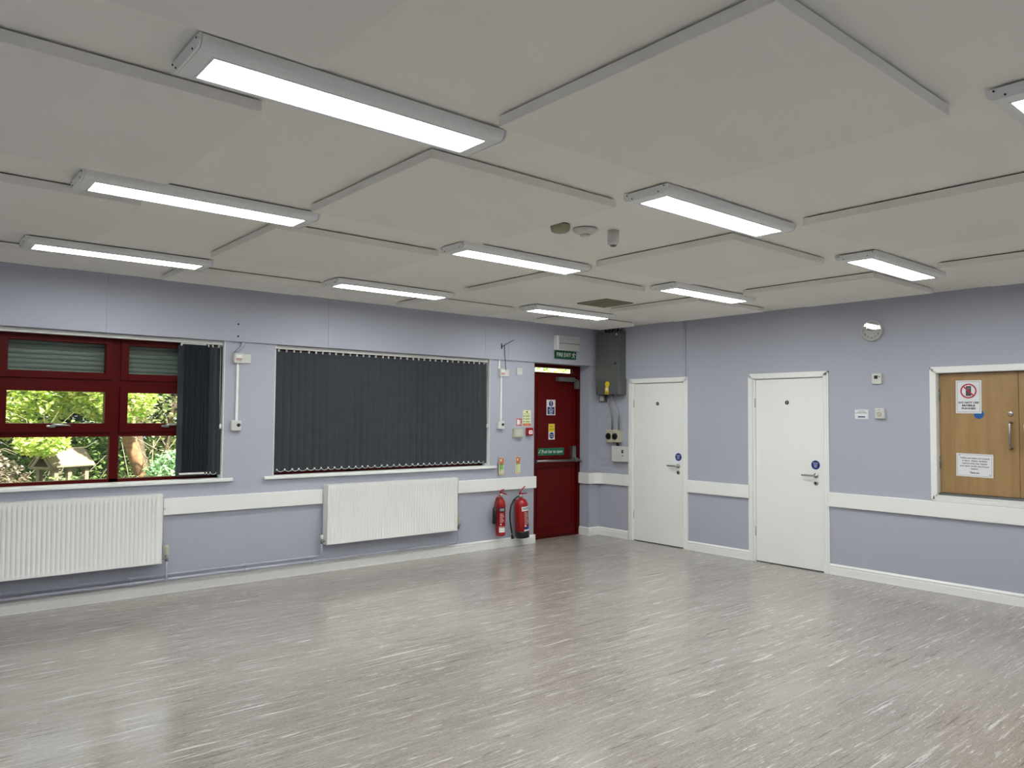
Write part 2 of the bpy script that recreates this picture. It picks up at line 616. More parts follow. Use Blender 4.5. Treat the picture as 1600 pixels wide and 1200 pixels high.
# ------------------------------------------------------------------ windows
def window(name, w, handles=True):
    x0, x1, z0, z1 = w
    t = thing(name, None, None, (0, 0, 0), kind='structure')
    n = 3
    bw = (x1 - x0) / n
    f = MB()
    yo, yi = .125, .195
    f.box(x0, x1, yo, yi, z0, z0 + .03)
    f.box(x0, x1, yo, yi, 2.2, z1)
    f.box(x0, x0 + .045, yo, yi, z0, z1)
    f.box(x1 - .045, x1, yo, yi, z0, z1)
    for k in (1, 2):
        xm = x0 + bw * k
        f.box(xm - .036, xm + .036, yo, yi, z0, z1, bev=.003)
    for k in range(n):
        a, b = x0 + bw * k + .036, x0 + bw * (k + 1) - .036
        f.box(a, b, yo, yi, 1.362, 1.405)
        f.box(a, b, yo, yi, 1.79, 1.85)
    f.build('window_frame', REDF, t)
    for k in range(n):
        a, b = x0 + bw * k + .036, x0 + bw * (k + 1) - .036
        if k == 0:
            a = x0 + .045
        if k == n - 1:
            b = x1 - .045
        for (s0, s1, g0, g1) in ((1.398, 1.797, 1.475, 1.738), (1.843, 2.208, 1.901, 2.146)):
            s = MB()
            ga, gb = x0 + bw * k + .095, x0 + bw * (k + 1) - .083
            s.box(a - .003, ga, .108, .185, s0, s1, bev=.003)
            s.box(gb, b + .003, .108, .185, s0, s1, bev=.003)
            s.box(ga - .002, gb + .002, .108, .185, s0, g0, bev=.003)
            s.box(ga - .002, gb + .002, .108, .185, g1, s1, bev=.003)
            so = s.build('sash', REDF, t)
            MB().box(ga - .004, gb + .004, .148, .152, g0 - .004, g1 + .004).build('pane', GLASS, so)
            if s0 < 1.5 and handles:
                hx = (ga + gb) / 2 - .02
                h = MB()
                h.box(hx - .055, hx + .01, .094, .108, 1.441, 1.459, bev=.004)
                h.cyl((hx - .02, .1, 1.452), (hx - .02, .088, 1.452), .012)
                h.tube([(hx - .025, .092, 1.45), (hx + .0, .088, 1.463), (hx + .05, .087, 1.462), (hx + .115, .089, 1.456)], [.009, .010, .009, .006], 8)
                h.build('handle', STEEL, so)
        MB().box(a - .003, b + .003, .158, .162, z0 + .028, 1.365).build('pane', GLASS, t)
    # sill board, and painted reveals
    sb = MB()
    sb.prism([(.13, .944), (-.026, .944), (-.032, .949), (-.032, .966), (-.027, .971), (.13, .9735)], x0 - .085 if name != 'window_9' else x0, x1 + .085)
    # only the part inside the opening may pass the wall line
    sb.bm.free()
    sb = MB()
    sb.box(x0 + .001, x1 - .001, -.002, .128, .952, .974)
    sb.prism([(-.001, .944), (-.028, .944), (-.033, .949), (-.033, .968), (-.028, .974), (-.001, .974)], x0 - .09, x1 + .09)
    sb.build('window_sill', WHITE, t)
    rv = MB()
    rv.box(x0, x0 + .006, .0, .125, .974, z1)
    rv.box(x1 - .006, x1, .0, .125, .974, z1)
    rv.build('reveal_lining', WHITE, t)
    # roller shutter outside, let down over the top lights
    sh = MB()
    z = 1.84
    while z < 2.3:
        pr = [(.235, z), (.229, z + .006), (.226, z + .018), (.227, z + .032), (.233, z + .040), (.24, z + .041), (.242, z)]
        sh.prism(pr, x0 + .02, x1 - .02)
        z += .0405
    sh.build('roller_shutter', SKIN, t)
    return t


window('window_1', W1)
window('window_2', W2)


# ------------------------------------------------------------------ vertical blinds
def vane_mb(x, y, z0, z1, ang, wd=.089):
    m = MB()
    n = 5
    c, s = math.cos(ang), math.sin(ang)
    pts = []
    for i in range(n + 1):
        u = (i / n - .5) * wd
        bow = .004 * (1 - (2 * u / wd) ** 2)
        pts.append((x + u * c - bow * s, y + u * s + bow * c))
    th = .0012
    fr = [Vector((p[0] + s * th / 2, p[1] - c * th / 2, 0)) for p in pts]
    bk_ = [Vector((p[0] - s * th / 2, p[1] + c * th / 2, 0)) for p in pts]
    loop = fr + bk_[::-1]
    lo = [m.bm.verts.new(v + Vector((0, 0, z0))) for v in loop]
    hi = [m.bm.verts.new(v + Vector((0, 0, z1))) for v in loop]
    k = len(loop)
    for i in range(k):
        f = m.bm.faces.new((lo[i], lo[(i + 1) % k], hi[(i + 1) % k], hi[i]))
    for i in range(n):
        m.bm.faces.new((lo[i], lo[i + 1], lo[k - 2 - i], lo[k - 1 - i]))
        m.bm.faces.new((hi[i], hi[i + 1], hi[k - 2 - i], hi[k - 1 - i]))
    # bottom weight sewn into the hem
    return m


def blind(name, label, w, vanes, chain_x):
    x0, x1, _, _ = w
    t = thing(name, label, 'blind', ((x0 + x1) / 2, .05, 2.2))
    ox, oy, oz = t.location

    def ch(o):
        o.location = (-ox, -oy, -oz)
        return o
    hr = MB()
    hr.box(x0 + .008, x1 - .008, .028, .072, 2.196, 2.230, bev=.003)
    ch(hr.build('headrail', PLASTIC, t))
    for (x, a) in vanes:
        zb = 1.006 + random.uniform(-.003, .003)
        vo = ch(vane_mb(x, .05, zb, 2.183, a).build('vane', VANE, t))
        MB().box(x - .006, x + .006, .036, .056, 2.170, 2.198).build('hanger', PLASTIC, vo)
    cm = MB()
    for (x, a), (x2, a2) in zip(vanes[:-1], vanes[1:]):
        d = min(.02, .006 + (x2 - x) * .22)
        pts = []
        yf = .05 - .0445 * abs(math.sin(a)) - .004
        for i in range(7):
            u = i / 6
            pts.append((x + (x2 - x) * u, yf, 1.028 - d * 4 * u * (1 - u) * random.uniform(.9, 1.1)))
        cm.tube(pts, .0021, 5)
        cm.box(x - .006, x + .006, yf - .003, yf + .004, 1.022, 1.036)
    ch(cm.build('link_chain', OFFW, t))
    cc = MB()
    for dx in (-.012, .012):
        cc.tube([(chain_x + dx, .022, 2.2), (chain_x + dx * .9, .02, 1.8), (chain_x + dx * .2, .02, 1.46)], .0016, 5)
    cc.cyl((chain_x, .02, 1.47), (chain_x, .02, 1.425), .008, .012, 12)
    ch(cc.build('control_chain', OFFW, t))
    return t


random.seed(5)
v2 = []
x = W2[0] + .05
for i in range(34):
    a = R(-19)
    if i in (1, 2, 4):
        a = R(-25)
    v2.append((x + (random.uniform(-.006, .006)), a + R(random.uniform(-6, 6))))
    x += (W2[1] - W2[0] - .10) / 33
blind('vertical_blind', 'closed charcoal vertical blind covering the whole window above the second radiator', W2, v2, W2[1] - .018)
v1 = [(-5.345 + i * .0108, R(-72 + random.uniform(-5, 5))) for i in range(20)]
v1 += [(-5.112, R(-50)), (-5.075, R(-22)), (-5.018, R(-14))]
blind('vertical_blind', 'charcoal vertical blind drawn back in a bundle at the right of the garden window', W1, v1, W1[1] - .02)
for (bx) in (-5.35, ):
    pass


# ------------------------------------------------------------------ radiators
def radiator(x0, x1, z0, z1, label):
    t = thing('radiator', label, 'radiator', ((x0 + x1) / 2, 0, z0))
    w = x1 - x0
    h = z1 - z0
    m = MB()
    pitch = w / round(w / .0333)
    nx = round(w / pitch)
    us = [0, .012]
    prof = {}
    cols = [(-w / 2, 0), (-w / 2 + .012, 0)]
    for k in range(nx):
        b = -w / 2 + k * pitch
        if b < -w / 2 + .012 or b + pitch > w / 2 - .012:
            continue
        for f, d in ((.0, 1), (.10, .9), (.24, 0.15), (.36, 0), (.64, 0), (.76, .15), (.90, .9)):
            cols.append((b + f * pitch, d))
    cols += [(w / 2 - .012, 0), (w / 2, 0)]
    rows = [(0, 0), (.026, 0), (.040, 1), (h - .052, 1), (h - .040, 0), (h, 0)]
    g = []
    yf = -.118
    for z, az in rows:
        g.append([m.bm.verts.new((xx, yf + .0085 * d * az, z)) for xx, d in cols])
    for i in range(len(rows) - 1):
        for j in range(len(cols) - 1):
            f = m.bm.faces.new((g[i][j], g[i][j + 1], g[i + 1][j + 1], g[i + 1][j]))
            f.smooth = True
    m.build('front_panel', WHITE, t, recalc=False)
    b = MB()
    b.box(-w / 2 + .001, w / 2 - .001, -.109, -.1, .002, h - .002)
    b.box(-w / 2 + .006, w / 2 - .006, -.045, -.03, .01, h - .01)
    for k in range(12):
        xx = -w / 2 + .08 + k * (w - .16) / 11
        b.box(xx - .025, xx + .025, -.1, -.045, .03, h - .03)
    b.build('body', WHITE, t)
    MB().box(-w / 2 - .001, -w / 2 + .004, -.118, -.03, .0, h).build('side_panel', WHITE, t)
    MB().box(w / 2 - .004, w / 2 + .001, -.118, -.03, .0, h).build('side_panel', WHITE, t)
    tg = MB()
    tg.box(-w / 2, w / 2, -.1185, -.108, h - .004, h + .001)
    tg.box(-w / 2, w / 2, -.040, -.03, h - .004, h + .001)
    n = int(w / .012)
    for k in range(n):
        xx = -w / 2 + (k + .5) * w / n
        tg.box(xx - .0035, xx + .0035, -.109, -.039, h - .003, h + .001)
    tg.build('top_grille', WHITE, t)
    for xx in (-w / 2 + .2, w / 2 - .2):
        MB().box(xx - .015, xx + .015, -.031, 0, .05, h - .05).build('wall_bracket', WHITE, t)
    pg = MB()
    pg.cyl((w / 2, -.075, h - .13), (w / 2 + .018, -.075, h - .13), .011, seg=12)
    pg.cyl((w / 2 + .018, -.075, h - .13), (w / 2 + .03, -.075, h - .13), .006, seg=10)
    pg.build('air_vent', PLASTIC, t)
    # thermostatic valve on the right, lockshield on the left
    v = MB()
    v.cyl((w / 2, -.075, .035), (w / 2 + .045, -.075, .035), .011, seg=14)
    v.cyl((w / 2 + .045, -.075, .01), (w / 2 + .045, -.075, .06), .013, seg=14)
    vo = v.build('valve_body', ALU, t)
    MB().lathe([(.014, 0), (.019, .006), (.021, .03), (.018, .05), (.020, .052), (.020, .07), (.014, .085), (.004, .09)], (w / 2 + .045, -.075, .06)).build('valve_cap', CREAMP, vo)
    v = MB()
    v.cyl((-w / 2, -.075, .035), (-w / 2 - .03, -.075, .035), .010, seg=14)
    v.cyl((-w / 2 - .03, -.075, .01), (-w / 2 - .03, -.075, .055), .011, seg=14)
    vo = v.build('valve_body', ALU, t)
    MB().lathe([(.011, 0), (.014, .004), (.014, .03), (.010, .04)], (-w / 2 - .03, -.075, .055)).build('valve_cap', OFFW, vo)
    return t


radiator(-7.10, -5.505, .282, .872, 'white ribbed panel radiator under the garden window with red frames')
radiator(-3.985, -2.398, .282, .868, 'white ribbed panel radiator under the window with the closed blind')

# heating pipes along the skirting
t = thing('heating_pipe', 'upper thin lavender heating pipe above the skirting, ending at the second radiator', 'pipe', (-5.5, -.05, .17))
m = MB().tube([(-2.5, 0, 0), (1.43, 0, 0), (1.475, 0, .002), (1.485, -.01, .01), (1.485, -.022, .05), (1.485, -.025, .122)], .0105, 10)
m.build('pipe', PIPEP, t)
for xx in (-7.2, -5.74, -4.76, -4.1):
    MB().cyl((xx + 5.5 - .009, 0, 0), (xx + 5.5 + .009, 0, 0), .0135, seg=14).box(xx + 5.5 - .006, xx + 5.5 + .006, .0, .046, -.006, .006).build('pipe_clip', PIPEP, t)
t = thing('heating_pipe', 'lower thick lavender heating pipe just over the skirting, reaching past the second radiator', 'pipe', (-5.5, -.052, .128))
m = MB().tube([(-2.5, 0, 0), (1.4, 0, 0), (1.5, 0, 0), (3.13, 0, .0), (3.142, -.005, .008), (3.147, -.02, .05), (3.147, -.023, .165)], [.0145, .0145, .011, .011, .011, .0095, .0095], 10)
m.build('pipe', PIPEP, t)
MB().tube([(.04, -.004, .0), (.04, -.03, .018), (.04, -.032, .06), (.04, -.023, .165)], .0085, 10).cyl((.02, 0, 0), (.06, 0, 0), .016, seg=12).build('branch_pipe', PIPEP, t)
for xx in (-7.2, -5.74, -4.76, -4.1, -3.1):
    MB().cyl((xx + 5.5 - .009, 0, 0), (xx + 5.5 + .009, 0, 0), .0165, seg=14).box(xx + 5.5 - .006, xx + 5.5 + .006, .0, .048, -.006, .006).build('pipe_clip', PIPEP, t)


# ------------------------------------------------------------------ inner doors
def casing(m, x0, x1, ztop, z0=0.0, bottom=False, w=.056):
    """architrave around an opening, mitred moulding drawn as stepped boards; x0..x1 outer"""
    for a, b, d in ((0, .018, .012), (.018, .044, .017), (.044, w, .022)):
        m.box(x0 + a, x0 + b, -d, 0, z0 + (a if bottom else 0), ztop - a)
        m.box(x1 - b, x1 - a, -d, 0, z0 + (a if bottom else 0), ztop - a)
        m.box(x0 + a, x1 - a, -d, 0, ztop - b, ztop - a)
        if bottom:
            m.box(x0 + a, x1 - a, -d, 0, z0 + a, z0 + b)


def inner_door(name, l0, l1, num, hx_off):
    t = thing(name, None, None, (0, -l0, 0), BZ, kind='structure')
    w = l1 - l0
    m = MB()
    casing(m, -.085, w + .072, 2.05)
    m.build('architrave', WHITE, t)
    fr = MB()
    fr.box(-.03, -.003, -.001, .119, 0, 2.02)
    fr.box(w + .003, w + .03, -.001, .119, 0, 2.02)
    fr.box(-.03, w + .03, -.001, .119, 1.988, 2.02)
    fr.build('door_lining', WHITE, t)
    lf = MB()
    lf.box(0, w, .006, .046, .010, 1.984, bev=.0015)
    lo = lf.build('door_leaf', DOORW, t)
    for z in (1.73, .33):
        h = MB()
        h.box(-.012, .006, -.001, .006, z - .05, z + .05)
        h.cyl((-.003, -.002, z - .05), (-.003, -.002, z + .05), .0055, seg=10, mi=1)
        h.build('hinge', [WHITE, STEEL], t)
    nb = MB()
    nb.disc((w / 2 - .01, .0045, 1.73), .022, .003)
    nb.build('number_disc', BLACK, t)
    MB().text(num, w / 2 - .01, .0026, 1.73, .026, bold=.0008).build('numeral', PLASTIC, t)
    hx = w - .075
    rs = MB()
    rs.lathe([(.026, 0), (.026, .008), (.024, .010), (.010, .011), (.010, .045)], (hx, .006, .977), axis='Y')
    rs.tube([(hx, -.036, .977), (hx - .02, -.042, .977), (hx - .06, -.042, .977), (hx - .135, -.040, .977)], [.010, .010, .009, .009], 10)
    rs.build('lever_handle', STEEL, t)
    lk = MB()
    lk.lathe([(.024, 0), (.024, .005), (.022, .007), (.008, .008)], (hx, .006, .899), axis='Y')
    lk.build('lock_rose', STEEL, t)
    k = MB().box(hx - .005, hx + .005, -.01, 0, .886, .912, bev=.002)
    k.build('thumb_turn', BLACK, t)
    MB().box(.0, w, .012, .044, .0005, .009).build('threshold_shade', GAP_SHADE, t)  # dark strip painting the shade under the leaf
    return t


def blue_disc(x, label):
    m = MB()
    m.disc((0, 0, 0), .047, .0016, mi=0)
    for i, (s, wd) in enumerate((('Fire door', .05), ('keep', .035), ('shut', .03))):
        m.text(s, 0, -.0011, .018 - i * .018, .017, mi=1, width=wd, bold=.0003)
    o = m.build('fire_door_sticker', [BLUE, OFFW], loc=(.005, -x, 1.085), rz=BZ)
    tag(o, label, 'sign')


inner_door('door_1', .622, 1.387, '2', 0)
inner_door('door_2', 2.363, 3.131, '3', 0)
blue_disc(1.312, 'round blue fire door sticker on the white door nearest the corner')
blue_disc(3.052, 'round blue fire door sticker on the white door numbered 3')

# ------------------------------------------------------------------ serving hatch (double wooden doors)
t = thing('door_4', None, None, (0, 0, 0), BZ, kind='structure')
m = MB()
casing(m, 4.17, 5.548, 2.044, z0=.824, bottom=True)
m.build('architrave', WHITE, t)
fr = MB()
fr.box(4.226, 4.2275, 0, .119, .872, 1.986)
fr.box(5.4885, 5.49, 0, .119, .872, 1.986)
fr.box(4.226, 5.49, 0, .119, 1.9845, 1.986)
fr.build('door_lining', WHITE, t)
MB().box(4.228, 5.488, .004, .119, .8725, .899).build('sill_strip', GREYM, t)
for a, b, s in ((4.232, 4.857, 1), (4.860, 5.485, -1)):
    lf = MB().box(a, b, .05, .09, .902, 1.98, bev=.0015)
    lo = lf.build('door_leaf', BEECH, t)
    hx = (4.803 if s > 0 else 4.914)
    hd = MB()
    hd.tube([(hx, .05, 1.318), (hx, .004, 1.318), (hx, -.001, 1.328), (hx, -.001, 1.532), (hx, .004, 1.542), (hx, .05, 1.542)], .0095, 10)
    hd.build('pull_handle', STEEL, lo)
    lk = MB()
    lk.lathe([(.021, 0), (.021, .006), (.018, .008), (.008, .009)], (hx - .006 * s, .05, 1.617), axis='Y')
    lk.build('lock_rose', STEEL, lo)
    if s > 0:
        for z in (1.79, 1.17):
            h = MB()
            h.box(a - .003, a + .008, .045, .052, z - .052, z + .052)
            h.cyl((a - .001, .043, z - .052), (a - .001, .043, z + .052), .006, seg=10)
            h.build('hinge', ALU, lo)
# notices on the hatch
m = MB()
m.box(-.1035, .1035, 0, .0012, -.147, .147, mi=0)
for (a, b, c, d) in ((-.092, .092, .134, .136), (-.092, .092, -.136, -.134), (-.092, -.090, -.136, .136), (.090, .092, -.136, .136)):
    m.box(a, b, -.0006, .0, c, d, mi=1)
ring = []
seg = 40
for r_ in (.066, .055):
    ring.append(r_)
for k in range(seg):
    a0, a1 = 2 * PI * k / seg, 2 * PI * (k + 1) / seg
    vs = []
    for (rr, aa) in ((.066, a0), (.066, a1), (.054, a1), (.054, a0)):
        vs.append(m.bm.verts.new((rr * math.cos(aa), -.0016, .052 + rr * math.sin(aa))))
    f = m.bm.faces.new(vs)
    f.material_index = 2
m.box(-.021, .021, -.0009, 0, .008, .096, mi=1, bev=.0)
m.box(-.015, .015, -.0012, -.0008, .062, .088, mi=3)
for i in range(4):
    for j in range(3):
        m.box(-.014 + j * .0105, -.007 + j * .0105, -.0012, -.0008, .014 + i * .0115, .021 + i * .0115, mi=3)
m.box(-.060, .060, -.0018, -.0013, -.006, .006, mi=2, M=Matrix.Translation((0, 0, .052)) @ Matrix.Rotation(R(45), 4, 'Y'))
for i, (s, wd) in enumerate((('DO NOT USE', .165), ('MOBILE', .105), ('PHONES', .112))):
    m.text(s, 0, -.0006, -.052 - i * .026, .022, mi=1, width=wd, bold=.0009)
o = m.build('phone_notice', [PAPER, INK, RED2, GREYM], loc=(.0485, -4.472, 1.768), rz=BZ)
o.rotation_euler = (0, R(.6), BZ)
tag(o, 'white notice with crossed-out mobile phone on the wooden hatch door', 'sign')
m = MB()
m.box(-.147, .147, 0, .0012, -.102, .102, mi=0)
for (a, b, c, d) in ((-.137, .137, .091, .0925), (-.137, .137, -.0925, -.091), (-.137, -.1355, -.092, .092), (.1355, .137, -.092, .092)):
    m.box(a, b, -.0004, 0, c, d, mi=1)
for i, (s, wd) in enumerate((('Tables and chairs are located', .235), ('in here.  Please carefully', .20), ('remove what you require', .20), ('and return at the end of your', .235), ('session.', .06))):
    m.text(s, 0, -.0006, .062 - i * .0235, .018, mi=1, width=wd, bold=.0004)
m.text('Thank you', 0, -.0006, -.066, .018, mi=1, width=.075, bold=.0008)
for (px, pz) in ((-.122, .085), (.124, -.08)):
    m.disc((px, -.0015, pz), .005, .003, mi=2, seg=12)
o = m.build('storage_notice', [PAPER, INK, ALU], loc=(.0485, -4.511, 1.16), rz=BZ)
o.rotation_euler = (0, R(.9), BZ)
tag(o, 'white pinned paper notice about tables and chairs low on the wooden hatch door', 'sign')
o = MB().disc((0, 0, 0), .040, .0008).build('round_sticker', BLUE2, loc=(.0496, -4.553, 1.612), rz=BZ)
tag(o, 'round blue sticker half hidden under the crossed-out phone notice', 'sign')

# ------------------------------------------------------------------ red exit door
t = thing('door_3', None, None, (0, 0, 0), kind='structure')
fr = MB()
fr.box(-1.157, -1.0, .17, .24, 0, 2.235)
fr.box(-.238, -.183, .17, .24, 0, 2.235)
fr.box(-1.0, -.238, .17, .24, 2.192, 2.235)
fr.box(-1.0, -.238, .17, .24, 2.10, 2.132)
fr.box(-.305, -.238, .172, .238, 2.132, 2.192)
fr.box(-1.0, -.238, .17, .25, 0, .022)
fr.build('door_frame', REDF, t)
MB().box(-1.0, -.305, .203, .207, 2.132, 2.192).build('pane', GLASS, t)
lf = MB()
lf.box(-.998, -.24, .195, .235, .024, 2.098, bev=.002)
lo = lf.build('door_leaf', REDD, t)
mo = MB()
for z0, z1 in ((.15, .885), (1.03, 1.96)):
    a, b = -.925, -.308
    for k, (i0, d) in enumerate(((0, .008), (.012, .004))):
        pass
    mo.box(a - .012, a, .186, .196, z0, z1, bev=.003)
    mo.box(b, b + .012, .186, .196, z0, z1, bev=.003)
    mo.box(a - .012, b + .012, .186, .196, z0 - .012, z0, bev=.003)
    mo.box(a - .012, b + .012, .186, .196, z1, z1 + .012, bev=.003)
mo.box(-.996, -.242, .188, .196, .915, .935, bev=.002)
mo.box(-.996, -.242, .188, .196, .03, .10, bev=.002)
mo.build('door_moulding', REDD, lo)
pb = MB()
pb.tube([(-.99, .13, .992), (-.6, .13, .988), (-.25, .13, .984)], .016, 12)
pb.box(-.998, -.982, .125, .195, .97, 1.01, bev=.004)
pb.build('push_bar', ALU, lo)
lt = MB()
lt.box(-.352, -.286, .135, .196, 1.0, 1.172, bev=.004)
lt.prism([(.175, 1.02), (.10, .965), (.10, 1.0), (.175, 1.09)], -.335, -.30)
lt.tube([(-.30, .13, 1.01), (-.26, .11, .985), (-.22, .10, .97)], .014, 8)
lt.build('latch_box', ALU, lo)
dc = MB()
dc.box(-.61, -.305, .135, .194, 2.022, 2.078, bev=.004)
dc.box(-.30, -.235, .13, .17, 1.93, 2.03, bev=.004)
dc.tube([(-.36, .125, 2.05), (-.30, .11, 2.045), (-.25, .13, 2.03)], .008, 8)
dc.build('door_closer', GREYM, lo)
pts = [(-.59 + .27 * u, .15, 2.015 - .155 * 4 * u * (1 - u)) for u in [i / 14 for i in range(15)]]
MB().tube(pts, .003, 6).build('cable', BLACK, lo)

# signs on the exit door
m = MB()
m.box(-.077, .077, 0, .0015, -.1, .1, mi=0)
m.disc((0, -.0004, .05), .037, .001, mi=1)
m.box(-.006, .006, -.0014, -.0008, .046, .078, mi=0)
m.disc((0, -.0012, .03), .007, .0008, mi=0, seg=16)
m.box(-.062, .062, -.0006, 0, -.09, .006, mi=1)
for i, (s, wd) in enumerate((('Fire', .042), ('escape', .085), ('keep', .06), ('clear', .06))):
    m.text(s, 0, -.0009, -.008 - i * .022, .022, mi=0, width=wd, bold=.0006)
tag(m.build('mandatory_sign', [OFFW, BLUE], loc=(-.694, .1925, 1.678)), 'blue and white exclamation mark sign high on the red exit door', 'sign')
m = MB()
m.box(-.054, .054, 0, .0015, -.1015, .1015, mi=0)
m.box(-.052, .052, -.0006, 0, .0, .0995, mi=1)
m.disc((0, -.0004, -.05), .042, .001, mi=2)
m.text('Door is', 0, -.0009, .066, .018, mi=3, width=.064, bold=.0004)
m.text('alarmed', 0, -.0009, .030, .018, mi=3, width=.066, bold=.0004)
m.text('Push bar', 0, -.0012, -.040, .016, mi=0, width=.066, bold=.0004)
m.text('to open', 0, -.0012, -.062, .016, mi=0, width=.056, bold=.0004)
tag(m.build('alarm_sign', [OFFW, YELLOW, BLUE, INK], loc=(-.68, .1925, 1.363)), 'small yellow and blue sign on the red exit door, above the green strip', 'sign')
m = MB()
m.box(-.24, .24, 0, .0015, -.047, .047, mi=0)
m.text('Push bar to open', .03, -.0006, 0, .058, mi=1, width=.36, bold=.0003)
m.tube([(-.215, -.0005, .0), (-.205, -.0005, -.018), (-.178, -.0005, .026)], .0035, 6, mi=1)
m.box(-.159, -.157, -.0006, 0, -.042, .042, mi=1)
tag(m.build('push_bar_sign', [GREEN, OFFW], loc=(-.696, .1925, 1.105)), 'green push bar to open strip across the red exit door', 'sign')

# ------------------------------------------------------------------ emergency light and fire exit sign over the door
t = thing('emergency_light', 'grey rectangular emergency light on the wall above the fire exit sign', 'light', (-.655, -.026, 2.5))
MB().box(-.205, .205, -.06, 0, -.095, .088, bev=.006).build('housing', LIGHTG, t)
MB().box(-.165, .20, -.068, -.06, -.088, .08, bev=.004).build('lens', mat('grey_lens', (176, 180, 178), .3), t)
MB().box(-.155, .195, -.072, -.068, -.012, -.004).build('tube', GREYM, t)
m = MB()
m.box(-.18, .18, -.03, .0, -.05, .05, mi=0, bev=.001)
m.text('FIRE EXIT', -.04, -.0305, 0, .070, mi=1, width=.25, bold=.0004)
# running figure
fx = .135
m.disc((fx + .006, -.0305, .033), .008, .0008, mi=1, seg=14)
for pts in ([(fx, .022), (fx - .006, -.004)], [(fx - .006, -.004), (fx + .014, -.016), (fx + .008, -.036)], [(fx - .006, -.004), (fx - .014, -.022), (fx - .03, -.028)], [(fx, .02), (fx + .022, .01), (fx + .03, .018)], [(fx, .02), (fx - .02, .016), (fx - .028, .002)]):
    m.tube([(a, -.0305, b) for a, b in pts], .0042, 6, mi=1)
o = m.build('fire_exit_sign', [GREEND, OFFW], loc=(-.665, -.026, 2.348))
tag(o, 'dark green FIRE EXIT sign with running figure over the red door', 'sign')

# ------------------------------------------------------------------ wall boxes on the window wall
RED_LINE = mat('stamp_red', (176, 90, 80), .6, var=.02)


def spur_set(x, low_x, label, label2, label3, kx, ztop):
    """fused spur with trunking down to an outlet, and the plate beside it"""
    t = thing('fused_spur', label, 'switch', (x, 0, 2.08))
    MB().box(-.043, .043, -.045, 0, -.046, .046, bev=.004).build('back_box', PLASTIC, t)
    MB().box(-.026, .026, -.049, -.045, .004, .03, bev=.002).build('rocker', OFFW, t)
    m = MB().box(-.03, .028, -.0465, -.045, -.014, -.006)
    m.box(-.026, .02, -.0465, -.045, -.026, -.021)
    m.build('warning_text', RED_LINE, t)
    o = MB().box(-.04, .04, -.012, 0, -.043, .043, bev=.003).box(-.028, .028, -.0135, -.012, -.002, .002).build('cover_plate', PLASTIC, loc=(x + .084, 0, 2.08))
    tag(o, label2, 'plate')
    t = thing('cable_outlet', label3, 'outlet', (low_x, 0, 1.455))
    MB().box(-.046, .046, -.04, 0, -.047, .047, bev=.004).build('back_box', PLASTIC, t)
    m = MB().lathe([(.016, 0), (.016, .004), (.010, .006)], (.018, -.04, .005), axis='Y')
    m.cyl((.018, -.045, .005), (.030, -.06, .012), .004, seg=8)
    m.build('toggle', BLACK, t)
    MB().box(low_x + .01 - .012 - low_x, .010 + .008, -.018, 0, .047, .579 - .0).build('trunking', WHITE, t)
    return t


spur_set(-4.86, -4.868, 'fused spur with red lettering on the wall left of the closed blind', 'blank white plate right beside the spur left of the closed blind',
         'square outlet at the foot of white trunking, between the two windows', 0, 0)
spur_set(-1.70, -1.711, 'fused spur with red lettering on the wall right of the closed blind', 'blank white plate right beside the spur under the black bracket',
         'square outlet at the foot of white trunking, right of the closed blind', 0, 0)
m = MB().tube([(-4.885, -.012, 2.126), (-4.87, -.012, 2.15), (-4.83, -.012, 2.19), (-4.815, -.012, 2.232)], .011, 8)
tag(m.build('conduit', PIPEP), 'short bent painted conduit running up from the spur between the windows', 'pipe')
m = MB().box(-1.745, -1.722, -.016, 0, 2.127, 2.232)
tag(m.build('conduit', WHITE), 'short white trunking piece between spur and bulkhead beside the black bracket', 'pipe')
t = thing('wall_bracket', 'thin black metal bracket arm with hanging cable right of the closed blind', 'bracket', (-1.70, -.026, 2.40))
MB().box(-.018, -.006, -.006, 0, -.035, .03).build('fixing_plate', BLACK, t)
MB().tube([(-.012, -.008, -.01), (.04, -.015, .02), (.17, -.02, .085)], .0042, 8).build('arm', BLACK, t)
MB().tube([(.028, -.012, .01), (.03, -.014, -.1), (.034, -.03, -.29)], .0035, 8).build('cable', BLACK, t)
for z, lb in ((2.395, 'upper dark screw hole in the bulkhead between the two windows'), (2.282, 'lower dark screw hole in the bulkhead, close above the bulkhead edge')):
    tag(MB().disc((0, 0, 0), .009, .003, seg=14).build('wall_plug', BLACK, loc=(-4.868, -.0275, z)), lb, 'wall plug')
o = MB().box(-.045, .045, -.012, 0, -.042, .042, bev=.003).box(-.03, .03, -.0135, -.012, -.002, .002).box(-.012, .012, -.015, -.012, .006, .022).build('light_switch', PLASTIC, loc=(-1.41, 0, 2.107))
tag(o, 'small white switch plate high on the wall beside the exit door', 'switch')
t = thing('keypad_box', 'pale grey keypad box left of the red call point', 'keypad', (-1.438, 0, 1.357))
MB().box(-.075, .075, -.035, 0, -.052, .052, bev=.004).build('case', CREAMP, t)
m = MB()
for i in range(3):
    for j in range(4):
        m.box(-.05 + j * .022, -.034 + j * .022, -.038, -.035, -.036 + i * .022, -.020 + i * .022)
m.box(-.05, .045, -.037, -.035, .03, .042)
m.build('keypad', PLASTIC, t)
t = thing('call_point', 'red fire alarm call point beside the red exit door', 'alarm', (-1.25, 0, 1.372))
MB().box(-.047, .047, -.04, 0, -.047, .047, bev=.004).build('case', REDX, t)
MB().box(-.03, .03, -.043, -.04, -.028, .018, bev=.001).box(-.018, .018, -.044, -.043, -.01, .0, mi=1).build('press_glass', [OFFW, REDL], t)
m = MB().box(-.042, .042, 0, .002, -.043, .043, mi=0)
m.box(-.034, .004, -.0006, 0, -.032, .032, mi=1)
m.box(-.022, -.006, -.0012, 0, -.025, .018, mi=1)
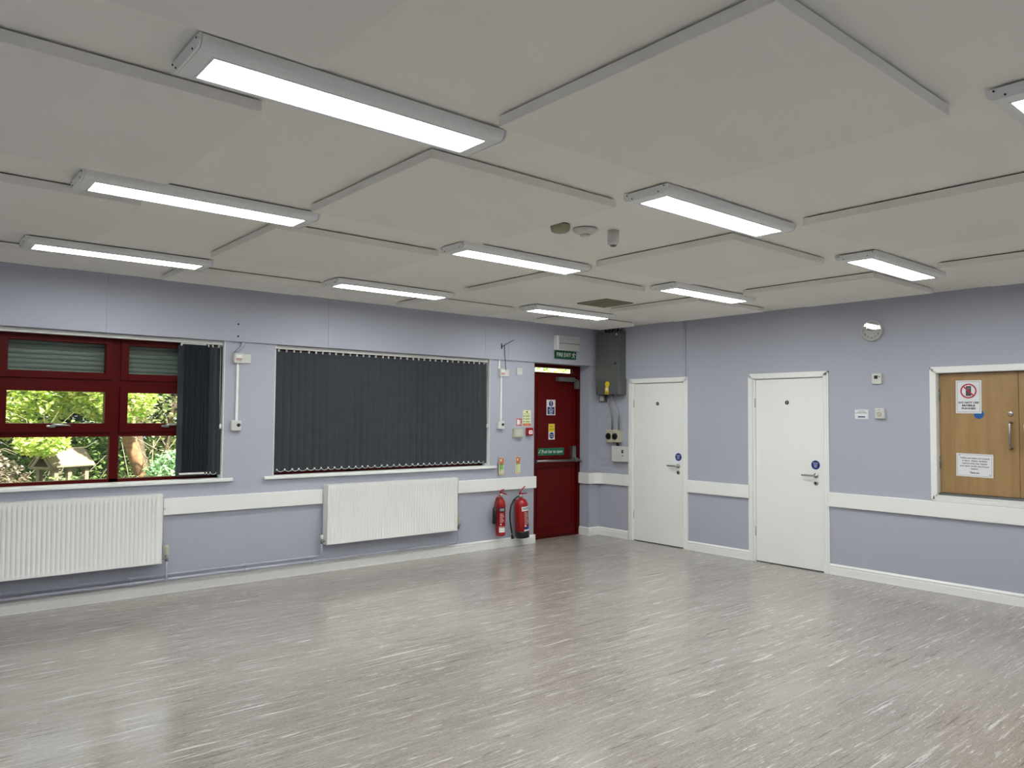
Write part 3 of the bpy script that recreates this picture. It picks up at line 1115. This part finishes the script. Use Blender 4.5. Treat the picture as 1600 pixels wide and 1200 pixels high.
m.tube([(.02, -.001, .028), (.012, -.001, 0), (.026, -.001, -.03)], .007, 6, mi=1)
tag(m.build('call_point_sign', [REDL, OFFW], loc=(-1.405, -.0022, 1.489)), 'small orange red fire alarm sign above the grey keypad box', 'sign')
m = MB().box(-.066, .066, 0, .002, -.098, .098, mi=0)
m.disc((0, -.0006, .076), .011, .001, mi=1, seg=16)
m.text('Fire action', 0, -.0004, .052, .018, mi=1, width=.09)
for i in range(3):
    m.disc((-.048, -.0006, .025 - i * .034), .008, .001, mi=2, seg=14)
    m.box(-.028, .05, -.0005, 0, .026 - i * .034, .031 - i * .034, mi=1)
    m.box(-.028, .036, -.0005, 0, .016 - i * .034, .020 - i * .034, mi=1)
m.box(-.062, .062, -.0006, 0, -.094, -.066, mi=3)
m.box(-.045, .045, -.0009, 0, -.083, -.078, mi=0)
tag(m.build('fire_action_notice', [CREAM, INK, GREEND, REDL], loc=(-1.278, -.0022, 1.538)), 'pale yellow fire action notice with red strip above the call point', 'sign')
for (x, lb, wd) in ((-1.705, 'narrow red and green extinguisher sign at the end of the window sill', 0), (-1.417, 'narrow red and cream extinguisher sign above the black-based extinguisher', 1)):
    m = MB().box(-.036, .036, 0, .002, -.1, .1, mi=0)
    m.box(-.032, .032, -.0005, 0, .030, .096, mi=1)
    m.tube([(-.012, -.001, .084), (-.012, -.001, .046)], .007, 6, mi=0)
    m.tube([(.01, -.001, .086), (.002, -.001, .066), (.014, -.001, .044)], .004, 6, mi=0)
    m.box(-.032, .032, -.0005, 0, .016, .026, mi=2)
    m.box(-.028, .028, -.0005, 0, -.04, .012, mi=3 if not wd else 0)
    for i in range(5):
        m.box(-.024, -.012, -.0008, 0, .002 - i * .019, .012 - i * .019, mi=2)
        m.box(-.006, .026, -.0008, 0, .005 - i * .019, .008 - i * .019, mi=2)
    m.box(-.03, .03, -.0004, 0, -.092, -.086, mi=1)
    tag(m.build('extinguisher_sign', [CREAM, REDL, INK, mat('pale_green', (140, 200, 120), .6)], loc=(x, -.0356 if not wd else -.0022, .966)), lb, 'sign')

# ------------------------------------------------------------------ fire extinguishers
def label_patch(m, r, a0, a1, z0, z1, mi):
    n = 10
    vs = []
    for i in range(n + 1):
        a = a0 + (a1 - a0) * i / n
        x, y = r * math.sin(a), -r * math.cos(a)
        vs.append((m.bm.verts.new((x, y, z0)), m.bm.verts.new((x, y, z1))))
    for i in range(n):
        f = m.bm.faces.new((vs[i][0], vs[i + 1][0], vs[i + 1][1], vs[i][1]))
        f.material_index = mi
        f.smooth = True


def curved_text(m, s, r, a, z, size, mi, width):
    k = len(m.bm.verts)
    m.text(s, 0, 0, z, size, mi=mi, width=width, bold=.0006)
    m.bm.verts.ensure_lookup_table()
    for v in m.bm.verts[k:]:
        aa = a + v.co.x / r
        rr = r + .0004 - v.co.y
        v.co = Vector((rr * math.sin(aa), -rr * math.cos(aa), v.co.z))


t = thing('fire_extinguisher', 'slim red fire extinguisher with black horn hanging on the wall', 'fire extinguisher', (-1.74, -.075, .155))
FA = R(-18)
MB().lathe([(.045, 0), (.052, .006), (.054, .02), (.054, .36), (.050, .39), (.038, .42), (.022, .445), (.018, .452)], (0, 0, 0)).build('cylinder', REDX, t)
m = MB()
label_patch(m, .0547, FA - .85, FA + .75, .28, .335, 1)
label_patch(m, .0547, FA - .75, FA + .75, .045, .10, 0)
label_patch(m, .0547, FA - .75, FA + .75, .108, .112, 0)
for i in range(7):
    label_patch(m, .0547, FA - .55, FA + .1 + .3 * ((i * 7) % 3) / 2, .258 - i * .016, .262 - i * .016, 0)
label_patch(m, .0547, FA - .5, FA - .2, .13, .145, 0)
curved_text(m, 'CO2', .0552, FA - .1, .308, .036, 0, .05)
m.build('label_print', [OFFW, BLACK], t, recalc=False)
m = MB().lathe([(.016, .448), (.017, .47), (.014, .475), (.014, .495)], (0, 0, 0)).cyl((0, 0, .48), (-.03, -.01, .48), .008, seg=10)
m.build('valve', STEEL, t)
m = MB().tube([(-.02, -.004, .505), (.02, -.012, .50), (.075, -.02, .478)], [.010, .009, .005], 8)
m.tube([(-.022, -.002, .512), (.0, -.004, .53), (.04, -.01, .542)], [.009, .008, .005], 8)
m.build('handle', REDX, t)
m = MB().tube([(-.028, -.01, .48), (-.075, -.012, .45), (-.100, -.014, .39), (-.104, -.014, .34)], .006, 8)
m.build('horn_pipe', REDX, t)
MB().lathe([(.017, .15), (.027, .152), (.025, .25), (.022, .33), (.012, .345)], (-.106, -.014, 0)).build('horn', BLACK, t)
MB().box(-.02, .02, .05, .075, .3, .44).build('wall_bracket', GREYM, t)

t = thing('fire_extinguisher', 'wide red fire extinguisher with black base and hose beside the exit door', 'fire extinguisher', (-1.425, -.105, .118))
t.rotation_euler = (0, R(-4.0), 0)
RR = .08
MB().lathe([(.074, 0.03), (.080, .036), (.080, .38), (.076, .41), (.060, .44), (.035, .455), (.024, .46), (.022, .475)], (0, 0, 0)).build('cylinder', REDX, t)
MB().lathe([(.070, -.01), (.082, -.006), (.084, .0), (.084, .065), (.080, .072)], (0, 0, 0)).build('base_skirt', BLACK, t)
FA = R(12)
m = MB()
label_patch(m, .0807, FA - .85, FA + .55, .315, .368, 0)
label_patch(m, .0807, FA - .6, FA + .6, .078, .094, 0)
label_patch(m, .0807, FA - .6, FA + .6, .098, .125, 2)
for i in range(9):
    label_patch(m, .0807, FA - .5, FA + .1 + .4 * ((i * 5) % 4) / 3, .295 - i * .017, .299 - i * .017, 0)
label_patch(m, .0807, FA - .5, FA - .22, .13, .148, 0)
curved_text(m, 'WATER', .0812, FA - .15, .342, .034, 1, .092)
m.build('label_print', [OFFW, INK, BLUE], t, recalc=False)
MB().lathe([(.019, .47), (.019, .488), (.015, .492), (.015, .51)], (0, 0, 0)).cyl((0, 0, .49), (-.03, -.01, .49), .009, seg=10).build('valve', STEEL, t)
m = MB().tube([(-.022, -.004, .518), (.02, -.01, .517), (.085, -.016, .512)], [.010, .009, .006], 8)
m.tube([(-.022, -.002, .524), (.0, -.006, .548), (.065, -.012, .60)], [.010, .009, .006], 8)
m.build('handle', REDX, t)
hz = [(-.03, -.01, .49), (-.07, -.014, .487), (-.125, -.02, .46), (-.175, -.022, .40), (-.198, -.022, .31), (-.2, -.022, .22), (-.188, -.02, .13), (-.178, -.02, .07)]
ho = MB().tube(hz, .0095, 10).build('hose', BLACK, t)
MB().cyl((-.179, -.02, .075), (-.177, -.02, .055), .009, seg=10).build('hose_collar', STEEL, ho)
MB().cyl((-.177, -.02, .058), (-.172, -.02, .008), .011, .019, 12).build('nozzle', BLACK, ho)
MB().box(-.02, .02, .072, .098, .3, .44).build('wall_bracket', GREYM, t)

# ------------------------------------------------------------------ electrical corner
t = thing('distribution_cabinet', 'tall grey metal electrical cabinet high in the corner over the cables', 'cabinet', (0, -.29, 1.85), BZ)
MB().box(-.2, .2, -.14, 0, 0, .815, bev=.003).build('body', GREYM, t)
do = MB().box(-.197, .19, -.15, -.1405, .006, .806, bev=.003).build('door', GREYM, t)
MB().cyl((.145, -.15, .40), (.145, -.158, .40), .013, seg=16).build('lock', BLACK, do)
m = MB().box(-.045, .045, 0, .001, -.035, .035, mi=0)
m = MB()
m.disc((.005, -.1515, .135), .038, .001, mi=0)
m.box(-.035, .028, -.152, -.1505, .005, .098, mi=0)
vs = [m.bm.verts.new((-.032, -.1525, .055)), m.bm.verts.new((.024, -.1525, .055)), m.bm.verts.new((-.004, -.1525, .1))]
f = m.bm.faces.new(vs)
f.material_index = 1
m.box(-.03, .022, -.1524, -.152, .012, .020, mi=2)
m.box(-.03, .022, -.1524, -.152, .028, .034, mi=2)
m.build('warning_sticker', [YELLOW, OFFW, INK], do)
m = MB()
random.seed(3)
for i in range(11):
    xx = -.12 + i * .028
    m.tube([(xx, -.04 - .05 * random.random(), .81), (xx + random.uniform(-.02, .02), -.05, .85), (xx + random.uniform(-.03, .03), -.05 - .03 * random.random(), .879)], .007, 6)
m.cyl((.165, -.13, .80), (.165, -.13, .835), .014, seg=12)
m.build('cable', BLACK, t)
MB().cyl((.165, -.155, .775), (.165, -.145, .775), .012, seg=12).build('fitting', OFFW, t)
for x, lb, cx in ((.262, 'left one of the two grey isolators with black rotary dial below the cabinet', -.265), (.377, 'right one of the two grey isolators with black rotary dial, nearer the white door', -.384)):
    t = thing('rotary_isolator', lb, 'switch', (0, -x, 1.31), BZ)
    MB().box(-.052, .052, -.085, 0, -.078, .082, bev=.005).build('case', CREAMP, t)
    MB().lathe([(.043, 0), (.043, .012), (.038, .016)], (-.004, -.085, .0), axis='Y', seg=10).box(-.012, .004, -.118, -.1, -.03, .03, bev=.003).build('rotary_dial', BLACK, t)
cd = MB().tube([(.22, -.055, 1.852), (.22, -.055, 1.79), (.235, -.055, 1.72), (.275, -.05, 1.58), (.283, -.05, 1.52), (.283, -.045, 1.39)], .009, 8)
tag(cd.build('armoured_cable', ALU, rz=BZ), 'shiny grey cable from the cabinet down to the left isolator', 'cable')
cd = MB().tube([(.31, -.055, 1.852), (.315, -.055, 1.80), (.345, -.055, 1.72), (.39, -.05, 1.60), (.398, -.05, 1.53), (.398, -.045, 1.39)], .009, 8)
tag(cd.build('armoured_cable', ALU, rz=BZ), 'shiny grey cable from the cabinet down to the right isolator', 'cable')
t = thing('small_junction_box', 'small dark grey box with white grille tucked under the electrical cabinet', 'box', (0, -.105, 1.806), BZ)
MB().box(-.05, .05, -.05, 0, -.045, .045, bev=.004).build('case', GREYM, t)
m = MB()
for i in range(4):
    m.box(-.034, .034, -.054, -.05, -.03 + i * .016, -.02 + i * .016)
m.build('grille', OFFW, t)
t = thing('fuse_box', 'white metal box with black slot under the two isolators beside the door', 'box', (0, -.412, 1.085), BZ)
MB().box(-.112, .112, -.07, 0, -.1, .1, bev=.003).build('case', PLASTIC, t)
MB().box(.06, .084, -.073, -.07, .012, .055).build('window_slot', BLACK, t)
MB().cyl((.075, -.07, -.02), (.075, -.075, -.02), .007, seg=12).build('lock', BLACK, t)
cd = MB()
for xx in (.365, .385):
    cd.cyl((xx, -.04, 1.235), (xx, -.04, 1.182), .009, seg=10)
tag(cd.build('cable_gland', BLACK, rz=BZ), 'pair of short black glands joining the isolators and the white box', 'cable')
o = MB().box(-.073, .073, -.01, 0, -.04, .04, bev=.003).box(-.05, -.02, -.0115, -.01, .012, .026).box(.02, .05, -.0115, -.01, .012, .026).build('wall_socket', PIPEP, loc=(0, -.125, .963), rz=BZ)
tag(o, 'lavender painted double socket low in the corner left of the white box', 'socket')

# ------------------------------------------------------------------ door wall: clock, thermostat, label, dial
t = thing('wall_clock', 'round pale wall clock high on the lavender wall, reflecting a strip light', 'clock', (0, -3.655, 2.423), BZ)
MB().lathe([(.098, 0), (.100, .01), (.100, .03), (.096, .036), (.091, .036), (.091, .028)], (0, 0, 0), axis='Y', seg=48).build('rim', PLASTIC, t)
MB().disc((0, -.0285, 0), .0915, .002, seg=48).build('clock_face', CLOCKF, t)
m = MB()
for k in range(12):
    a = 2 * PI * (k + 1) / 12
    m.text(str(k + 1), .072 * math.sin(a), -.0298, .072 * math.cos(a), .024, bold=.0004)
for k in range(60):
    a = 2 * PI * k / 60
    m.box(-.0006, .0006, -.0300, -.0296, .084, .088, M=Matrix.Rotation(a, 4, 'Y'))
m.build('numerals', INK, t)
for nm, ln, wd, an in (('hour_hand', .045, .005, R(285)), ('minute_hand', .066, .004, R(290))):
    MB().box(-wd / 2, wd / 2, -.0318, -.0306, -.012, ln, M=Matrix.Rotation(an, 4, 'Y')).build(nm, INK, t)
MB().lathe([(.090, .0335), (.0905, .035), (.05, .0356), (.001, .0358)], (0, 0, 0), axis='Y', seg=48).build('glass', CGLASS, t)
t = thing('thermostat', 'small white thermostat with dark display below the clock', 'thermostat', (0, -3.694, 1.952), BZ)
MB().box(-.047, .047, -.024, 0, -.05, .05, bev=.005).build('case', PLASTIC, t)
MB().box(-.022, .012, -.0255, -.024, .0, .032).build('display', BLACK, t)
MB().cyl((.027, -.024, .02), (.027, -.028, .02), .006, seg=12).build('button', GREYM, t)
t = thing('dial_control', 'square white control with round dial right of the small printed label', 'switch', (0, -3.722, 1.615), BZ)
MB().box(-.045, .045, -.032, 0, -.048, .052, bev=.005).build('case', PLASTIC, t)
MB().lathe([(.024, 0), (.023, .010), (.019, .012)], (-.003, -.032, -.004), axis='Y').box(-.006, 0, -.048, -.043, -.02, .012).build('dial', CREAMP, t)
MB().cyl((-.003, -.032, .036), (-.003, -.034, .036), .004, seg=10).build('indicator', BLACK, t)
m = MB().box(-.066, .066, 0, .0015, -.046, .046, mi=0)
m.text('HEATING', 0, -.0005, .030, .012, mi=1, width=.06)
m.box(-.058, .058, -.0004, 0, .010, .0125, mi=1)
m.box(-.045, .045, -.0004, 0, .017, .0195, mi=1)
m.box(-.036, .036, -.0005, 0, -.032, -.020, mi=2)
tag(m.build('printed_label', [PAPER, INK, BLUE], loc=(-.0017, -3.535, 1.609), rz=BZ), 'small white printed label with blue bar on the lavender wall', 'label')

# ------------------------------------------------------------------ ceiling rafts
CX = [(-7.53, -6.365), (-5.615, -4.43), (-3.35, -2.21), (-1.43, -.29)]
RY = [(-.87, -.30), (-2.65, -1.50), (-4.315, -3.14), (-5.955, -4.78)]
cname = ['far left column', 'second column from the left', 'third column from the left', 'column beside the door wall']
rname = ['narrow white acoustic ceiling panel against the window wall', 'square white acoustic ceiling panel in the row next to the narrow wall row',
         'square white acoustic ceiling panel in the third row from the window wall', 'square white acoustic ceiling panel in the row nearest the camera']
for j, (y0, y1) in enumerate(RY):
    for i, (x0, x1) in enumerate(CX):
        w, d = (x1 - x0) / 2, (y1 - y0) / 2
        m = MB().box(-w, w, -d, d, -.05, -.008, bev=.002)
        m.box(-w + .02, w - .02, -d + .02, d - .02, -.008, 0, mi=1)  # dark core, paints the shade line between panel and ceiling
        o = m.build('ceiling_panel', [RAFT, GAP_SHADE], loc=((x0 + x1) / 2, (y0 + y1) / 2, H))
        tag(o, rname[j] + ', ' + cname[i], 'ceiling panel', 'acoustic panels fixed to the ceiling')

# ------------------------------------------------------------------ ceiling lights
LX = [-6.105, -3.865, -1.615]
LY = [-1.075, -2.865, -4.545, -6.23]


def make_light():
    t = thing('ceiling_light', 'x', 'light', (0, 0, H), group='long strip lights on the ceiling')
    hl, hw = .60, .143
    pr = [(-hw, -.009), (-hw, -.022)]
    for k in range(1, 6):
        a = k / 5 * PI / 2
        pr.append((-hw + .034 * (1 - math.cos(a)), -.022 - .028 * math.sin(a)))
    pr2 = pr + [(-.092, -.050), (-.092, -.046), (.092, -.046), (.092, -.050)] + [(-p, q) for p, q in pr[::-1]]
    m = MB().prism(pr2, -hl + .006, hl - .006)
    m.box(-hl + .006, -.535, -.092, .092, -.050, -.045)
    m.box(.535, hl - .006, -.092, .092, -.050, -.045)
    m.box(-hl + .02, hl - .02, -.12, .12, -.010, 0, mi=1)  # dark core, painted shade in the gap above the fitting
    m.build('housing', [LIGHTG, GAP_SHADE], t)
    full = pr + [(-p, q) for p, q in pr[::-1]]
    for s in (-1, 1):
        c = MB().prism([(p * 1.012, q * 1.02) for p, q in full], s * hl - .004, s * hl + .004)
        co = c.build('end_cap', LIGHTG, t)
        for yy, zz in ((-.12, -.018), (.12, -.018), (-.085, -.04), (.085, -.04)):
            MB().cyl((s * (hl + .003), yy, zz), (s * (hl + .007), yy, zz), .0035, seg=8).build('screw', BLACK, co)
    tr = MB()
    tr.box(-.54, .54, -.093, -.086, -.0525, -.046)
    tr.box(-.54, .54, .086, .093, -.0525, -.046)
    tr.box(-.545, -.538, -.093, .093, -.0525, -.046)
    tr.box(.538, .545, -.093, .093, -.0525, -.046)
    tr.build('trim_lip', LIGHTG, t)
    MB().box(-.538, .538, -.086, .086, -.0505, -.0465).build('diffuser', DIFFUSER, t)
    return t


lr = ['in the row next to the windows', 'in the second row from the windows', 'in the third row from the windows', 'in the row nearest the camera']
lc = ['left column', 'middle column', 'right column']
proto = make_light()
first = True
for j, y in enumerate(LY):
    for i, x in enumerate(LX):
        lb = 'lit strip light %s, %s' % (lr[j], lc[i])
        if first:
            proto.location = (x, y, H)
            proto['label'] = lb
            first = False
        else:
            copy_tree(proto, (x, y, H), lb)

# ------------------------------------------------------------------ ceiling devices
t = thing('smoke_detector', 'yellowed smoke detector, leftmost of the three ceiling devices', 'detector', (-4.275, -3.72, H))
MB().lathe([(.058, 0), (.058, -.004)], (0, 0, 0)).build('base_gap', BLACK, t)
MB().lathe([(.060, -.005), (.061, -.012), (.055, -.04), (.046, -.047), (.01, -.048)], (0, 0, 0)).build('body', OLDP, t)
t = thing('smoke_detector', 'white dome smoke detector between the yellowed one and the cylinder', 'detector', (-4.085, -3.745, H))
MB().lathe([(.076, 0), (.076, -.004)], (0, 0, 0)).build('base_gap', GREYM, t)
MB().lathe([(.078, -.005), (.077, -.012), (.05, -.032), (.032, -.037)], (0, 0, 0)).build('body', PLASTIC, t)
MB().lathe([(.030, -.037), (.028, -.048), (.01, -.051)], (0, 0, 0)).build('sensor_cap', PLASTIC, t)
t = thing('motion_sensor', 'white cylindrical sensor with dark lens hanging from the ceiling', 'sensor', (-3.92, -3.83, H))
MB().lathe([(.036, 0), (.036, -.065), (.034, -.085), (.024, -.092)], (0, 0, 0)).build('body', PLASTIC, t)
MB().lathe([(.023, -.092), (.015, -.100), (.003, -.104)], (0, 0, 0)).build('lens', GREYM, t)
t = thing('ceiling_vent', 'dark square vent grille flush in the ceiling near the corner', 'vent', (-1.74, -1.73, H))
MB().box(-.2, .2, -.2, .2, -.006, 0).build('backing', mat('vent_brown', (98, 92, 76), .7), t)
m = MB()
for a in ((-.2, .2, -.2, -.185), (-.2, .2, .185, .2), (-.2, -.185, -.2, .2), (.185, .2, -.2, .2)):
    m.box(a[0], a[1], a[2], a[3], -.012, -.004)
m.build('frame', OLDP, t)
m = MB()
for k in range(15):
    yy = -.175 + k * .025
    m.box(-.185, .185, yy - .004, yy + .004, -.011, -.005)
m.build('slats', OLDP, t)

# ------------------------------------------------------------------ garden outside
g = MB().box(-30, 30, .32, 40, -.5, -.12)
tag(g.build('garden_ground', SOIL), kind='structure')
LG_BRIGHT = leaf_material('leaf_bright', [(186, 206, 104), (224, 234, 156), (146, 180, 84), (236, 234, 146), (206, 220, 150)])
LG_OLIVE = leaf_material('leaf_olive', [(176, 186, 120), (206, 210, 156), (110, 124, 76), (226, 222, 170)])
LG_MID = leaf_material('leaf_mid', [(90, 120, 60), (130, 156, 90), (166, 186, 120), (76, 96, 54)])
LG_DARK = leaf_material('leaf_dark', [(44, 66, 36), (80, 104, 56), (58, 84, 48), (110, 128, 70)])
LG_PALE = leaf_material('leaf_pale', [(170, 206, 170), (200, 224, 190), (130, 170, 120), (150, 190, 140)])
LG_BROWN = leaf_material('leaf_brown', [(96, 80, 66), (126, 106, 90), (76, 64, 54), (200, 186, 166), (84, 92, 56)])


def leaves(m, n, c, rad, size, seed, shell=.55):
    rnd = random.Random(seed)
    cx, cy, cz = c
    for _ in range(n):
        while True:
            p = Vector((rnd.uniform(-1, 1), rnd.uniform(-1, 1), rnd.uniform(-1, 1)))
            if shell < p.length < 1:
                break
        if cz + p.z * rad[2] < -.1:
            p.z = abs(p.z)
        q = Vector((cx + p.x * rad[0], cy + p.y * rad[1], cz + p.z * rad[2]))
        s = size * rnd.uniform(.6, 1.3)
        e = Matrix.Rotation(rnd.uniform(0, 2 * PI), 3, 'Z') @ Matrix.Rotation(rnd.uniform(-1.1, 1.1), 3, 'X') @ Matrix.Rotation(rnd.uniform(0, 2 * PI), 3, 'Z')
        shp = [(0, -.5, 0), (.28, -.1, .05), (.2, .3, .03), (0, .55, -.05), (-.2, .3, .03), (-.28, -.1, .05)]
        vs = [m.bm.verts.new(q + e @ (Vector(v) * s)) for v in shp]
        m.bm.faces.new(vs)


def twigs(m, n, c, rad, seed, r=.005, ln=.6):
    rnd = random.Random(seed)
    for _ in range(n):
        p = Vector((c[0] + rnd.uniform(-1, 1) * rad[0], c[1] + rnd.uniform(-1, 1) * rad[1], c[2] + rnd.uniform(-1, 1) * rad[2]))
        d = Vector((rnd.uniform(-1, 1), rnd.uniform(-.4, .4), rnd.uniform(-.2, 1))).normalized() * ln * rnd.uniform(.5, 1.2)
        b = Vector((rnd.uniform(-.1, .1), 0, rnd.uniform(-.1, .1)))
        m.tube([p, p + d * .5 + b, p + d], [r, r * .8, r * .4], 4)


def tree(name, label, base, trunk, tr, tmat, crowns, lmat, size, seed, cat='tree', ntw=10):
    t = thing(name, label, cat, base)
    MB().tube(trunk, tr, 10).build('trunk', tmat, t) if trunk else None
    m = MB()
    for k, (n, c, rad) in enumerate(crowns):
        leaves(m, n, c, rad, size, seed + k)
    m.build('crown', lmat, t, recalc=False)
    if ntw:
        m = MB()
        for k, (n, c, rad) in enumerate(crowns):
            twigs(m, ntw, c, (rad[0] * .8, rad[1] * .7, rad[2] * .8), seed + 50 + k)
        m.build('branches', WOODP, t)
    return t


tree('broadleaf_tree', 'bright yellow-green broadleaf tree filling the middle panes of the garden window', (-5.9, 6.0, -.12),
     [(-.6, .6, -.02), (-.5, .5, 1.2), (-.2, .3, 2.6), (.2, .2, 4)], [.16, .13, .1, .06], BARKD,
     [(9500, (-.5, 0, 2.15), (1.55, .8, .9)), (3800, (1.05, -.5, 2.25), (.55, .5, .72)), (900, (1.2, -1.25, 1.92), (.42, .25, .42)), (500, (.15, -1.4, 1.28), (.34, .3, .2)), (420, (-.75, -1.3, 1.36), (.26, .3, .14))], LG_BRIGHT, .095, 11)
tree('bare_shrub', 'tangle of pale twigs and pointed leaves at the right of the middle panes', (-3.6, 6.6, -.12),
     [(-.1, 0, 0), (0, 0, 1.4), (.2, 0, 2.4)], [.07, .05, .02], BARKD,
     [(1500, (.1, 0, 2.0), (1.0, .5, 1.1))], LG_OLIVE, .10, 31, 'shrub', 110)
t = thing('leaning_tree', 'leaning brown tree trunk seen through the lower right pane', 'tree', (-4.1, 5.2, -.12))
MB().tube([(.1, 0, -.03), (-.28, 0, .85), (-.42, 0, 1.25), (-.55, .05, 1.9), (-.7, .1, 3.2)], [.115, .1, .095, .09, .08], 12).build('trunk', BARK, t)
m = MB()
twigs(m, 26, (.1, -.3, .7), (.5, .1, .6), 71, .010, .8)
m.build('branches', WOODP, t)
t = thing('dark_tree', 'darker bare tree trunk right beside the leaning brown trunk', 'tree', (-4.28, 6.1, -.12))
MB().tube([(.35, 0, -.03), (.1, 0, 1.0), (-.1, 0, 2.2), (-.2, 0, 3.6)], [.13, .11, .09, .07], 10).build('trunk', BARKD, t)
tree('thorny_shrub', 'brown thorny shrub at the lower left of the garden window', (-6.5, 3.6, -.12), None, None, None,
     [(6500, (-.25, .1, .66), (.85, .6, .66))], LG_BROWN, .055, 21, 'shrub', 70)
tree('leafy_shrub', 'pale green leafy shrub right of the leaning trunk', (-3.95, 4.7, -.12), None, None, None,
     [(1500, (.0, 0, .75), (.5, .4, .42))], LG_PALE, .08, 22, 'shrub', 10)
tree('bramble', 'low green undergrowth in front of the timber shelter', (-5.3, 3.9, -.12), None, None, None,
     [(5200, (.2, 0, .28), (1.5, .7, .46)), (900, (-.1, .6, .55), (.7, .3, .3))], LG_MID, .06, 23, 'shrub', 14)
tree('bramble', 'low green undergrowth at the foot of the leaning trunk', (-3.6, 3.9, -.12), None, None, None,
     [(3000, (.0, 0, .25), (1.1, .7, .42))], LG_MID, .06, 24, 'shrub', 30)
tree('bramble', 'taller grey-green undergrowth behind the timber shelter and trunks', (-5.2, 7.0, -.12), None, None, None,
     [(9000, (.2, 0, .6), (2.2, .6, .95))], LG_MID, .085, 25, 'shrub', 60)
hedge_x = [(-9.55, 'left end of the dark hedge far behind the garden window'), (-6.4, 'dark hedge shrub behind the timber shelter'), (-3.2, 'dark hedge shrub behind the leaning trunk'),
           (.1, 'dark hedge shrub behind the closed blind')]
for k, (hx, lb) in enumerate(hedge_x):
    tree('hedge_shrub', lb, (hx, 9.0, -.12), [(0, 0, 0), (0, 0, 2.5)], [.1, .05], BARKD,
         [(9000, (0, 0, 1.7), (1.75, .8, 1.9))], LG_DARK, .17, 40 + k, 'shrub', 60)
tree('broadleaf_tree', 'sunlit yellow-green tree glimpsed through the slit above the exit door', (4.4, 6.5, -.12),
     [(0, 0, 0), (0, 0, 2), (.1, 0, 4)], [.15, .12, .06], BARKD, [(4500, (0, 0, 2.9), (2.6, 1.6, 1.3))], LG_BRIGHT, .12, 61)
# little timber shelter on posts
t = thing('timber_shelter', 'small weathered timber shelter with pitched roof among the undergrowth', 'shelter', (-5.5, 5.0, -.16), R(28))
m = MB()
zr, ze = 1.21, .98
for s in (-1, 1):
    y0, y1 = 0, s * .24
    vs = [(-.22, y0, zr), (.42, y0, zr), (.42, y1, ze), (-.22, y1, ze)]
    lo = [m.bm.verts.new(v) for v in vs]
    hi = [m.bm.verts.new((a, b, c + .02)) for a, b, c in vs]
    for i in range(4):
        m.bm.faces.new((lo[i], lo[(i + 1) % 4], hi[(i + 1) % 4], hi[i]))
    m.bm.faces.new(lo)
    m.bm.faces.new(hi)
m.build('roof', WOODP, t)
m = MB()
m.box(-.19, .38, -.2, .2, .955, .985)
m.build('tray', WOODP, t)
m = MB()
for s in (-1, 1):
    m.prism([(s * .22, .975), (s * .155, .975), (0, 1.14), (0, 1.20)], -.215, -.19)
m.box(-.215, -.19, -.22, .22, .95, .985)
m.build('gable_board', WOODP, t)
for xx in (-.12, .08, .34):
    for yy in (-.15, .15):
        MB().box(xx - .03, xx + .03, yy - .03, yy + .03, .0, .97).build('post', WOODP, t)
